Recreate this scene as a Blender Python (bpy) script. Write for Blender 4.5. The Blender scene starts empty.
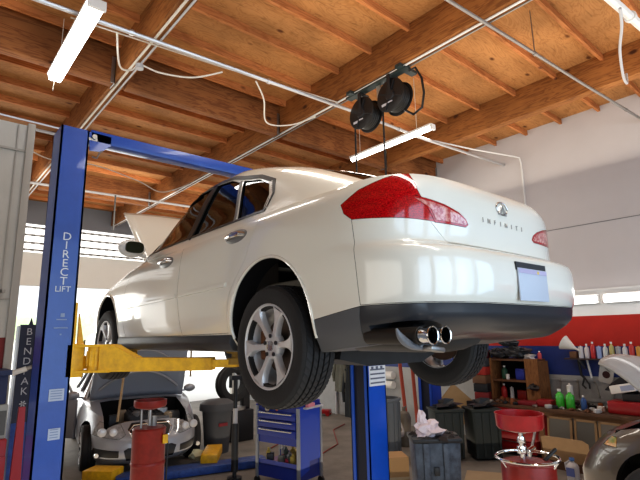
import bpy, bmesh, math, random
from math import sin, cos, pi, radians, sqrt
from mathutils import Vector, Matrix, noise
random.seed(7)
scene = bpy.context.scene
COL = scene.collection

# ------------------------------------------------------------------ materials
_m = {}
def mat(name, col, rough=.5, metal=0., spec=.5, coat=0., emit=None, es=0., noise_amt=0., nscale=8., col2=None, bump=0., bscale=40., stretch=(1,1,1), alpha=1., trans=0.):
    if name in _m: return _m[name]
    m = bpy.data.materials.new(name); m.use_nodes = True
    nt = m.node_tree; b = nt.nodes['Principled BSDF']
    b.inputs['Base Color'].default_value = (*col, 1)
    b.inputs['Roughness'].default_value = rough
    b.inputs['Metallic'].default_value = metal
    b.inputs['Specular IOR Level'].default_value = spec
    b.inputs['Coat Weight'].default_value = coat
    b.inputs['Coat Roughness'].default_value = .04
    b.inputs['Transmission Weight'].default_value = trans
    b.inputs['Alpha'].default_value = alpha
    if emit:
        b.inputs['Emission Color'].default_value = (*emit, 1); b.inputs['Emission Strength'].default_value = es
    if noise_amt or bump:
        tc = nt.nodes.new('ShaderNodeTexCoord'); mp = nt.nodes.new('ShaderNodeMapping')
        mp.inputs['Scale'].default_value = stretch
        nt.links.new(tc.outputs['Object'], mp.inputs['Vector'])
    if noise_amt:
        n = nt.nodes.new('ShaderNodeTexNoise'); n.inputs['Scale'].default_value = nscale; n.inputs['Detail'].default_value = 6
        n.inputs['Roughness'].default_value = .65
        nt.links.new(mp.outputs[0], n.inputs['Vector'])
        r = nt.nodes.new('ShaderNodeValToRGB')
        r.color_ramp.elements[0].position = .5 - .5*(1.1-noise_amt)*.6; r.color_ramp.elements[1].position = .5 + .5*(1.1-noise_amt)*.6
        c2 = col2 or tuple(c*(1-noise_amt) for c in col)
        r.color_ramp.elements[0].color = (*c2, 1); r.color_ramp.elements[1].color = (*col, 1)
        nt.links.new(n.outputs['Fac'], r.inputs[0]); nt.links.new(r.outputs[0], b.inputs['Base Color'])
    if bump:
        n2 = nt.nodes.new('ShaderNodeTexNoise'); n2.inputs['Scale'].default_value = bscale; n2.inputs['Detail'].default_value = 4
        nt.links.new(mp.outputs[0], n2.inputs['Vector'])
        bp = nt.nodes.new('ShaderNodeBump'); bp.inputs['Strength'].default_value = bump; bp.inputs['Distance'].default_value = .01
        nt.links.new(n2.outputs['Fac'], bp.inputs['Height']); nt.links.new(bp.outputs[0], b.inputs['Normal'])
    _m[name] = m
    return m

def wood_mat(name, light, dark, knot, axis='x', scale=1.0, rough=.75, panel=False, swirl=1.0):
    """softwood: long grain streaks, knots and blotches"""
    m = bpy.data.materials.new(name); m.use_nodes = True; nt = m.node_tree; N = nt.nodes; Lk = nt.links
    b = N['Principled BSDF']; b.inputs['Roughness'].default_value = rough; b.inputs['Specular IOR Level'].default_value = .25
    tc = N.new('ShaderNodeTexCoord'); mp = N.new('ShaderNodeMapping')
    s = {'x': (.16, 1.4, 1.4), 'y': (1.4, .16, 1.4), 'z': (1.4, 1.4, .16)}[axis]
    if swirl > 1: s = {'x': (.45, 1.3, 1.3), 'y': (1.3, .45, 1.3), 'z': (1.3, 1.3, .45)}[axis]
    mp.inputs['Scale'].default_value = tuple(v*scale for v in s)
    Lk.new(tc.outputs['Object'], mp.inputs['Vector'])
    g = N.new('ShaderNodeTexNoise'); g.inputs['Scale'].default_value = 3.0 if swirl > 1 else 9.; g.inputs['Detail'].default_value = 3; g.inputs['Distortion'].default_value = 1.2*swirl
    Lk.new(mp.outputs[0], g.inputs['Vector'])
    mul = N.new('ShaderNodeMath'); mul.operation = 'MULTIPLY'; mul.inputs[1].default_value = 9. if swirl > 1 else 5.
    Lk.new(g.outputs['Fac'], mul.inputs[0])
    fr = N.new('ShaderNodeMath'); fr.operation = 'PINGPONG'; fr.inputs[1].default_value = .5; Lk.new(mul.outputs[0], fr.inputs[0])
    r = N.new('ShaderNodeValToRGB'); e = r.color_ramp.elements
    e[0].position = .0; e[0].color = (*[(a+b)/2 if swirl > 1 else a for a, b in zip(dark, light)], 1); e[1].position = .28; e[1].color = (*light, 1)
    Lk.new(fr.outputs[0], r.inputs[0])
    # broad blotches
    bl = N.new('ShaderNodeTexNoise'); bl.inputs['Scale'].default_value = 1.3; bl.inputs['Detail'].default_value = 5; Lk.new(tc.outputs['Object'], bl.inputs['Vector'])
    mr = N.new('ShaderNodeMapRange'); mr.inputs[1].default_value = .3; mr.inputs[2].default_value = .7; mr.inputs[3].default_value = .62; mr.inputs[4].default_value = 1.12
    Lk.new(bl.outputs['Fac'], mr.inputs[0])
    mx = N.new('ShaderNodeMix'); mx.data_type = 'RGBA'; mx.blend_type = 'MULTIPLY'; mx.inputs[0].default_value = 1
    Lk.new(r.outputs[0], mx.inputs[6]); Lk.new(mr.outputs[0], mx.inputs[7])
    # knots
    vo = N.new('ShaderNodeTexVoronoi'); vo.inputs['Scale'].default_value = 3.2; vo.inputs['Randomness'].default_value = 1
    mp2 = N.new('ShaderNodeMapping'); mp2.inputs['Scale'].default_value = {'x': (.6, 1.1, 1.1), 'y': (1.1, .6, 1.1), 'z': (1.1, 1.1, .6)}[axis]
    Lk.new(tc.outputs['Object'], mp2.inputs['Vector']); Lk.new(mp2.outputs[0], vo.inputs['Vector'])
    kr = N.new('ShaderNodeValToRGB'); kr.color_ramp.elements[0].position = .06; kr.color_ramp.elements[0].color = (1, 1, 1, 1)
    kr.color_ramp.elements[1].position = .13; kr.color_ramp.elements[1].color = (0, 0, 0, 1)
    Lk.new(vo.outputs['Distance'], kr.inputs[0])
    mk = N.new('ShaderNodeMix'); mk.data_type = 'RGBA'; mk.inputs[7].default_value = (*knot, 1)
    Lk.new(kr.outputs[0], mk.inputs[0]); Lk.new(mx.outputs[2], mk.inputs[6])
    # sparse dark streaks
    st = N.new('ShaderNodeTexNoise'); st.inputs['Scale'].default_value = 14; st.inputs['Detail'].default_value = 5
    mp3 = N.new('ShaderNodeMapping'); mp3.inputs['Scale'].default_value = {'x': (.3, 2.2, 2.2), 'y': (2.2, .3, 2.2), 'z': (2.2, 2.2, .3)}[axis]
    Lk.new(tc.outputs['Object'], mp3.inputs['Vector']); Lk.new(mp3.outputs[0], st.inputs['Vector'])
    sr = N.new('ShaderNodeMapRange'); sr.inputs[1].default_value = .58; sr.inputs[2].default_value = .72; sr.inputs[3].default_value = 0; sr.inputs[4].default_value = .55
    Lk.new(st.outputs['Fac'], sr.inputs[0])
    ms = N.new('ShaderNodeMix'); ms.data_type = 'RGBA'; ms.inputs[7].default_value = (*[c*.45 for c in dark], 1)
    Lk.new(sr.outputs[0], ms.inputs[0]); Lk.new(mk.outputs[2], ms.inputs[6])
    Lk.new(ms.outputs[2], b.inputs['Base Color'])
    return m

def glass_mat(name, tint=(.55,.6,.58), gloss=.25, rough=.02):
    m = bpy.data.materials.new(name); m.use_nodes = True; nt = m.node_tree; nt.nodes.clear()
    o = nt.nodes.new('ShaderNodeOutputMaterial'); t = nt.nodes.new('ShaderNodeBsdfTransparent'); g = nt.nodes.new('ShaderNodeBsdfGlossy')
    t.inputs[0].default_value = (*tint, 1); g.inputs['Roughness'].default_value = rough
    f = nt.nodes.new('ShaderNodeFresnel'); f.inputs[0].default_value = 1.5
    a = nt.nodes.new('ShaderNodeMath'); a.operation = 'ADD'; a.inputs[1].default_value = gloss; a.use_clamp = True
    mx = nt.nodes.new('ShaderNodeMixShader')
    nt.links.new(f.outputs[0], a.inputs[0]); nt.links.new(a.outputs[0], mx.inputs[0]); nt.links.new(t.outputs[0], mx.inputs[1]); nt.links.new(g.outputs[0], mx.inputs[2])
    nt.links.new(mx.outputs[0], o.inputs[0])
    return m

# ------------------------------------------------------------------ mesh helpers
class MB:
    """collects shapes that become ONE mesh"""
    def __init__(s): s.bm = bmesh.new()
    def _add(s, verts, faces, mi=0, smooth=False):
        vs = [s.bm.verts.new(v) for v in verts]
        for f in faces:
            try:
                fc = s.bm.faces.new([vs[i] for i in f]); fc.material_index = mi; fc.smooth = smooth
            except ValueError: pass
        return vs
    def box(s, a, b, mi=0, M=None, bev=0.):
        a = Vector(a); b = Vector(b)
        lo = Vector([min(a[i], b[i]) for i in range(3)]); hi = Vector([max(a[i], b[i]) for i in range(3)])
        t = bmesh.new(); bmesh.ops.create_cube(t, size=1)
        for v in t.verts: v.co = Vector([(v.co[i]+.5)*(hi[i]-lo[i])+lo[i] for i in range(3)])
        if bev: bmesh.ops.bevel(t, geom=t.edges[:], offset=bev, segments=2, affect='EDGES', profile=.5)
        if M is not None: t.transform(M)
        s.join(t, mi); return s
    def join(s, t, mi=None, smooth=None):
        mp = {v: s.bm.verts.new(v.co) for v in t.verts}
        for f in t.faces:
            try: nf = s.bm.faces.new([mp[v] for v in f.verts])
            except ValueError: continue
            nf.material_index = f.material_index if mi is None else mi
            nf.smooth = f.smooth if smooth is None else smooth
        t.free()
    def bar(s, p, q, w, h, mi=0, up=(0,0,1), bev=0.):
        """rectangular bar from p to q, width w (sideways), height h (along up)"""
        p = Vector(p); q = Vector(q); d = q-p; L = d.length; d.normalize(); u = Vector(up)
        sd = d.cross(u)
        if sd.length < 1e-5: sd = d.cross(Vector((0,1,0)))
        sd.normalize(); u = sd.cross(d)
        M = Matrix((( sd.x, d.x, u.x, p.x), (sd.y, d.y, u.y, p.y), (sd.z, d.z, u.z, p.z), (0,0,0,1)))
        s.box((-w/2, 0, -h/2), (w/2, L, h/2), mi, M, bev); return s
    def tube(s, pts, r, n=10, mi=0, cap=True):
        pts = [Vector(p) for p in pts]; rs = r if isinstance(r, (list, tuple)) else [r]*len(pts)
        rings = []; ref = None
        for i, p in enumerate(pts):
            d = (pts[min(i+1, len(pts)-1)] - pts[max(i-1, 0)]).normalized()
            if ref is None:
                ref = d.orthogonal().normalized()
            ref = (ref - d*ref.dot(d))
            if ref.length < 1e-5: ref = d.orthogonal()
            ref.normalize(); b = d.cross(ref)
            rings.append([p + (ref*cos(2*pi*k/n) + b*sin(2*pi*k/n))*rs[i] for k in range(n)])
        V = [v for rg in rings for v in rg]; F = []
        for i in range(len(pts)-1):
            for k in range(n): F.append((i*n+k, i*n+(k+1) % n, (i+1)*n+(k+1) % n, (i+1)*n+k))
        if cap: F.append(tuple(range(n))[::-1]); F.append(tuple(range((len(pts)-1)*n, len(pts)*n)))
        s._add(V, F, mi, True); return s
    def lathe(s, prof, n=32, c=(0,0,0), axis='z', mi=0, smooth=True, close=False, M=None, cap=True):
        """prof: list of (r, h)"""
        V = []; c = Vector(c)
        for r, h in prof:
            for k in range(n):
                a = 2*pi*k/n
                if axis == 'z': v = Vector((r*cos(a), r*sin(a), h))
                elif axis == 'x': v = Vector((h, r*cos(a), r*sin(a)))
                else: v = Vector((r*cos(a), h, r*sin(a)))
                if M is not None: v = M @ v
                V.append(v + c)
        F = []; m = len(prof)
        rng = m if close else m-1
        for i in range(rng):
            j = (i+1) % m
            for k in range(n): F.append((i*n+k, i*n+(k+1) % n, j*n+(k+1) % n, j*n+k))
        if not close and cap:
            if prof[0][0] > 1e-4: F.append(tuple(range(n))[::-1])
            if prof[-1][0] > 1e-4: F.append(tuple(range((m-1)*n, m*n)))
        s._add(V, F, mi, smooth); return s
    def prism(s, poly, d0, d1, plane='xy', mi=0, bev=0.):
        """poly in plane, extruded on the remaining axis from d0 to d1"""
        def P(u, v, w): return {'xy': (u, v, w), 'xz': (u, w, v), 'yz': (w, u, v)}[plane]
        t = bmesh.new()
        a = [t.verts.new(P(u, v, d0)) for u, v in poly]; b = [t.verts.new(P(u, v, d1)) for u, v in poly]
        t.faces.new(a); t.faces.new(b[::-1]); n = len(poly)
        for i in range(n): t.faces.new((a[i], b[i], b[(i+1) % n], a[(i+1) % n]))
        bmesh.ops.recalc_face_normals(t, faces=t.faces[:])
        if bev: bmesh.ops.bevel(t, geom=t.edges[:], offset=bev, segments=2, affect='EDGES', profile=.5)
        s.join(t, mi); return s
    def ball(s, c, r, sub=2, mi=0, sc=(1,1,1), jit=0.):
        t = bmesh.new(); bmesh.ops.create_icosphere(t, subdivisions=sub, radius=1)
        for v in t.verts:
            k = 1 + (noise.noise(v.co*2.3 + Vector(c)*3)*jit if jit else 0)
            v.co = Vector([v.co[i]*r*sc[i]*k + c[i] for i in range(3)])
        s.join(t, mi, True); return s
    def build(s, name, mats, parent=None, auto=35, loc=None, merge=True):
        if merge: bmesh.ops.remove_doubles(s.bm, verts=s.bm.verts[:], dist=1e-5)
        bmesh.ops.recalc_face_normals(s.bm, faces=s.bm.faces[:])
        me = bpy.data.meshes.new(name); s.bm.to_mesh(me); s.bm.free()
        return link(name, me, mats, parent, auto, loc)

def link(name, me, mats, parent=None, auto=35, loc=None):
    if not isinstance(mats, (list, tuple)): mats = [mats]
    if len(me.materials) == 0:
        for m in mats: me.materials.append(m)
    if auto:
        me.shade_smooth(); me.set_sharp_from_angle(angle=radians(auto))
    o = bpy.data.objects.new(name, me); COL.objects.link(o)
    if parent: o.parent = parent
    if loc: o.location = loc
    return o

def thing(name, label, cat, loc=(0,0,0), rz=0., group=None, kind=None):
    o = bpy.data.objects.new(name, None); COL.objects.link(o); o.empty_display_size = .1
    o.location = loc; o.rotation_euler = (0, 0, rz)
    return tag(o, label, cat, group, kind)
def tag(o, label, cat, group=None, kind=None):
    o['label'] = label; o['category'] = cat
    if group: o['group'] = group
    if kind: o['kind'] = kind
    return o
def struct(o, label=None, cat=None):
    o['kind'] = 'structure'
    if label: o['label'] = label
    if cat: o['category'] = cat
    return o
def dup(root, loc=None, rz=None, label=None, group=None):
    r = root.copy(); COL.objects.link(r)
    if loc is not None: r.location = loc
    if rz is not None: r.rotation_euler = (0, 0, rz)
    if label: r['label'] = label
    if group: r['group'] = group
    for ch in list(root.children):
        c = ch.copy(); COL.objects.link(c); c.parent = r
        for g in ch.children:
            d = g.copy(); COL.objects.link(d); d.parent = c
    return r

def evalmesh(o):
    dg = bpy.context.evaluated_depsgraph_get(); dg.update()
    return bpy.data.meshes.new_from_object(o.evaluated_get(dg), preserve_all_data_layers=True, depsgraph=dg)
def tmp(bm_or_mb, mats):
    bm = bm_or_mb.bm if isinstance(bm_or_mb, MB) else bm_or_mb
    bmesh.ops.remove_doubles(bm, verts=bm.verts[:], dist=1e-6)
    bmesh.ops.recalc_face_normals(bm, faces=bm.faces[:])
    me = bpy.data.meshes.new('tmp'); bm.to_mesh(me); bm.free()
    for m in mats: me.materials.append(m)
    o = bpy.data.objects.new('tmp', me); COL.objects.link(o); return o
def boolean(o, ops):
    """apply boolean list [(cutter_obj, op)] and return mesh"""
    for c, op in ops:
        md = o.modifiers.new('b', 'BOOLEAN'); md.operation = op; md.object = c; md.solver = 'EXACT'
    me = evalmesh(o)
    for md in list(o.modifiers): o.modifiers.remove(md)
    return me
def kill(*os):
    for o in os: bpy.data.objects.remove(o)
def lerp_tab(tab, x):
    if x <= tab[0][0]: return tab[0][1]
    for (a, b), (c, d) in zip(tab, tab[1:]):
        if x <= c:
            t = (x-a)/(c-a); return b + (d-b)*t
    return tab[-1][1]
def smooth_tab(tab, x):
    """monotone-ish catmull-rom interpolation"""
    if x <= tab[0][0]: return tab[0][1]
    if x >= tab[-1][0]: return tab[-1][1]
    for i in range(len(tab)-1):
        if x <= tab[i+1][0]:
            x0, y0 = tab[i]; x1, y1 = tab[i+1]; h = x1-x0; t = (x-x0)/h
            def sl(k):
                if k <= 0 or k >= len(tab)-1: return (tab[min(k+1, len(tab)-1)][1]-tab[max(k-1, 0)][1])/(tab[min(k+1, len(tab)-1)][0]-tab[max(k-1, 0)][0])
                a = (tab[k][1]-tab[k-1][1])/(tab[k][0]-tab[k-1][0]); b = (tab[k+1][1]-tab[k][1])/(tab[k+1][0]-tab[k][0])
                return 0 if a*b <= 0 else 2*a*b/(a+b)
            m0, m1 = sl(i)*h, sl(i+1)*h
            return (2*t**3-3*t*t+1)*y0 + (t**3-2*t*t+t)*m0 + (-2*t**3+3*t*t)*y1 + (t**3-t*t)*m1
def shrink(poly, d):
    """offset a polygon inward by d"""
    n = len(poly); ar = sum(poly[i][0]*poly[(i+1) % n][1]-poly[(i+1) % n][0]*poly[i][1] for i in range(n)); sg = 1 if ar > 0 else -1
    out = []
    for i in range(n):
        p0, p1, p2 = Vector(poly[i-1]), Vector(poly[i]), Vector(poly[(i+1) % n])
        e1 = (p1-p0).normalized(); e2 = (p2-p1).normalized()
        n1 = Vector((-e1.y, e1.x))*sg; n2 = Vector((-e2.y, e2.x))*sg; b = (n1+n2)
        k = b.dot(n1)
        if k < .3: b = n1; k = 1
        out.append(tuple(p1 + b*(d/k)))
    return out
#%%MATS
PAINT = mat('pearl_white_paint', (.78,.765,.69), .22, coat=1.)
DARKIN = mat('wheel_well_black', (.012,.012,.013), .9, spec=.1)
GREYP = mat('grey_unpainted_plastic', (.10,.105,.115), .5)
BLACKP = mat('black_plastic', (.018,.019,.022), .45)
RUB = mat('tyre_rubber', (.020,.020,.021), .72, bump=.2, bscale=60)
ALLOY = mat('alloy', (.60,.60,.61), .38, metal=.45)
CHROME = mat('chrome', (.82,.82,.82), .12, metal=1)
STEEL = mat('steel', (.38,.37,.36), .4, metal=.9)
RUST = mat('rusty_steel', (.22,.10,.05), .8, metal=.3, noise_amt=.6, nscale=20)
GLASS = glass_mat('tinted_glass', (.42,.46,.44), .08)
BLUE = mat('lift_blue_paint', (.022,.085,.40), .38, coat=.3, noise_amt=.25, nscale=5, bump=.05)
BLUED = mat('lift_blue_worn', (.03,.09,.36), .5, noise_amt=.5, nscale=14, col2=(.012,.04,.17))
YEL = mat('yellow_paint_worn', (.88,.52,.012), .45, noise_amt=.5, nscale=16, col2=(.62,.33,.015))
WHITEP = mat('white_paint', (.75,.75,.73), .5)
CREAM = mat('cream_panel', (.80,.77,.70), .7, noise_amt=.08, nscale=2)
GALV = mat('galvanised_conduit', (.55,.55,.56), .35, metal=.7)
WIRE = mat('white_cable', (.70,.66,.58), .6)
BLACK = mat('black_rubber_hose', (.012,.012,.012), .5)
GREYW = mat('light_grey_sheet', (.50,.50,.51), .6)
SILV = mat('silver_paint', (.36,.38,.42), .38, metal=.25, coat=.5)
RED = mat('red_enamel', (.42,.012,.018), .35, coat=.3, noise_amt=.3, nscale=12)
DRED = mat('dark_red_drum', (.30,.020,.014), .42, noise_amt=.4, nscale=10)
#%%ROOM
WOODX = wood_mat('plywood_deck', (.52,.25,.092), (.33,.135,.042), (.12,.04,.014), 'x', .8, panel=True, swirl=2.2)
JOIST = wood_mat('joist_fir', (.58,.235,.085), (.42,.15,.048), (.12,.04,.02), 'x', 1.0)
BEAM = wood_mat('beam_fir', (.38,.16,.05), (.24,.09,.028), (.08,.03,.015), 'y', 1.0)
BEAMX = wood_mat('girder_fir', (.36,.15,.055), (.22,.08,.03), (.08,.03,.015), 'x', 1.0)

def build_room():
    ZD = 5.49
    # concrete floor
    m = MB(); m.box((-7, -4.05, -.12), (8.45, 14, 0)); 
    cm = mat('concrete', (.25,.23,.205), .75, noise_amt=.45, nscale=1.6, bump=.15, bscale=25)
    struct(m.build('floor', cm), 'oil stained grey concrete workshop floor', 'floor')
    # ground outside the roll-up door
    m = MB(); m.box((-30, 14, -.14), (50, 60, -.02)); struct(m.build('ground', mat('sunlit_concrete', (.75,.74,.71), .9)), 'bright sunlit pavement outside', 'ground')
    # deck
    m = MB()
    m.box((-7, -4.05, ZD), (8.4, 14, ZD+.03))
    struct(m.build('ceiling', WOODX), 'bare plywood roof deck', 'ceiling')
    # beams along y
    xs = [-5.8, -3.32, -.85, 1.63, 4.13, 6.65]
    for i, x in enumerate(xs):
        m = MB(); m.box((x, -4.05, 5.05), (x+.15, 13.9, ZD-.002), bev=.004)
        o = m.build('ceiling_beam', BEAM)
        struct(o, ['bare timber roof beam far over on the left side', 'timber roof beam beyond the white partition', 'timber roof beam left of the wrap light', 'timber roof beam above the blue lift column', 'timber roof beam carrying the two hose reels', 'timber roof beam nearest the white plastered wall'][i], 'beam')
    # purlins along x between beams
    for j, y in enumerate((5.72, 11.0)):
        for i, x in enumerate(xs):
            x1 = xs[i+1] if i < 5 else 8.25
            if x1 < 0: continue
            m = MB(); m.box((x+.152, y, 5.0), (x1-.002, y+.14, ZD-.002), bev=.004)
            # steel hanger strap at the end
            m.box((x1-.012, y-.006, 4.985), (x1-.002, y+.15, 5.33), mi=1); m.box((x1-.05, y-.006, 4.99), (x1-.002, y-.001, 5.34), mi=1)
            o = m.build('cross_beam', [BEAMX, STEEL]); struct(o)
    # joists (2x4) hanging between the beams
    y0 = 4.32
    for i, x in enumerate(xs):
        x1 = xs[i+1] if i < 5 else 8.25
        m = MB()
        k = -13
        while k < 16:
            y = y0 - .61*k if False else y0 + .61*k
            k += 1
            if y < -3.95 or y > 13.8 or abs(y-5.74) < .15 or abs(y-11.07) < .15: continue
            m.box((x+.152, y, ZD-.092), (x1-.002, y+.04, ZD-.001))
        o = m.build('ceiling_joist', JOIST); o['kind'] = 'structure'
    # right wall (x = 8.25) with painted bands
    wm = mat('wall_white_sheet', (.60,.575,.575), .75, noise_amt=.10, nscale=.8, bump=.25, bscale=1.2)
    wr = mat('wall_red_band', (.50,.022,.012), .5, noise_amt=.2, nscale=5)
    wb = mat('wall_blue_band', (.020,.045,.22), .5, noise_amt=.3, nscale=5)
    wg = mat('wall_grey_band', (.42,.43,.43), .7, noise_amt=.25, nscale=3)
    m = MB()
    m.box((8.25, -4.05, 2.5), (8.4, 14, ZD), 0); m.box((8.25, -4.05, 2.11), (8.4, 14, 2.5), 4); m.box((8.25, -4.05, 1.64), (8.4, 14, 2.11), 1); m.box((8.25, -4.05, 1.18), (8.4, 14, 1.64), 2); m.box((8.25, -4.05, 0), (8.4, 14, 1.18), 3)
    struct(m.build('wall_right', [wm, wr, wb, wg, WHITEP], merge=False), 'right wall, white above with painted red and blue bands', 'wall')
    m = MB(); m.box((8.235, -4.05, 2.50), (8.252, 9, 2.53)); m.box((8.243, -4.05, 3.575), (8.252, 9, 3.585), 1)
    struct(m.build('trim_1', [WHITEP, mat('seam_grey', (.2,.2,.2), .8)]))  # second material is the grey line along the sheet seam
    # back wall: roll-up door opening, cream header, translucent louvres, dark strip
    bw = mat('wall_back_grey', (.20,.20,.21), .8)
    m = MB()
    m.box((-7, 14, 3.27), (8.4, 14.15, 4.12), 0)
    m.box((-7, 14, 4.88), (8.4, 14.15, ZD), 1)
    m.box((8.2, 14, 0), (8.4, 14.15, 3.27), 0)
    m.box((-7, 14, 0), (-3, 14.15, 3.27), 0)
    struct(m.build('wall_back', [CREAM, bw], merge=False), 'rear wall with cream header over the open bay door', 'wall')
    lg = mat('louvre_daylight_glow', (.8,.8,.78), .5, emit=(1,.98,.94), es=1.15)  # emission stands in for daylight coming through the panels
    m = MB()
    m.box((-7, 14.1, 4.1), (8.4, 14.14, 4.9), 0)
    struct(m.build('window_1', [lg], merge=False), 'row of translucent panels high on the rear wall', 'window')
    for k, z in enumerate((4.18, 4.36, 4.56, 4.76)):
        m = MB(); m.box((-7, 13.86, z-.012), (8.25, 14.0, z+.012)); 
        for q in range(0, 76): m.box((-7+q*.2, 13.84, z-.04), (-6.92+q*.2, 13.87, z+.0), 1)
        o = m.build('roller_door_slat', [mat('slat_grey', (.42,.41,.40), .6), mat('slat_dark', (.16,.15,.14), .7)])
        struct(o)
    # left partition with white over dark red, close to the lift
    m = MB()
    m.box((-6.9, 5.2, 1.93), (.70, 5.32, 3.98), 0); m.box((-6.9, 5.2, 0), (.70, 5.32, 1.93), 1)
    m.box((.70, 5.17, 0), (.765, 5.35, 4.0), 2, bev=.004)
    m.box((.60, 5.185, 2.33), (.66, 5.2, 2.36), 2); m.box((.3, 5.18, 3.70), (.70, 5.2, 3.72), 2); m.box((.3, 5.18, 2.27), (.70, 5.2, 2.285), 2)
    for x in (.2, .62): m.box((x, 5.185, 2.285), (x+.012, 5.2, 3.97), 2)
    struct(m.build('wall_left', [mat('partition_offwhite', (.50,.48,.44), .65, noise_amt=.2, nscale=1.5), mat('partition_red', (.20,.018,.016), .6, noise_amt=.2), mat('partition_trim', (.34,.32,.29), .6)], merge=False), 'off-white partition wall with dark red lower half', 'wall')
    m = MB(); m.box((-7, -4.2, 3.3), (8.4, -4.05, ZD)); m.box((-7, -4.2, 0), (-4, -4.05, 3.3)); m.box((0, -4.2, 0), (.8, -4.05, 3.3)); m.box((5.4, -4.2, 0), (8.4, -4.05, 3.3))
    struct(m.build('wall_front', CREAM))
    m = MB(); m.box((-7.15, -4.05, 0), (-7, 14, ZD)); struct(m.build('wall_far_left', CREAM))
#%%LIFT
def text(body, size, loc, rot, m, name, parent, extrude=.001, align='CENTER', spacing=1.):
    c = bpy.data.curves.new(name, 'FONT'); c.body = body; c.size = size; c.extrude = extrude; c.align_x = align; c.align_y = 'CENTER'
    c.space_character = spacing; c.resolution_u = 3
    c.materials.append(m)
    o = bpy.data.objects.new(name, c); COL.objects.link(o)
    me = evalmesh(o); bpy.data.objects.remove(o)
    o = bpy.data.objects.new(name, me); COL.objects.link(o)
    if len(me.materials) == 0: me.materials.append(m)
    o.location = loc; o.rotation_euler = rot
    if parent: o.parent = parent
    return o

def c_column(m, x0, x1, y0, y1, h, open_side):
    """lift post: C channel, web + two flanges + returns; open towards +x (1) or -x (-1)"""
    t = .012; L = .05
    m.box((x0, y0, 0), (x1, y0+t, h)); m.box((x0, y1-t, 0), (x1, y1, h))
    if open_side > 0:
        m.box((x0, y0, 0), (x0+t, y1, h)); m.box((x1-t, y0, 0), (x1, y0+L, h)); m.box((x1-t, y1-L, 0), (x1, y1, h))
    else:
        m.box((x1-t, y0, 0), (x1, y1, h)); m.box((x0, y0, 0), (x0+t, y0+L, h)); m.box((x0, y1-L, 0), (x0+t, y1, h))

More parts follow.
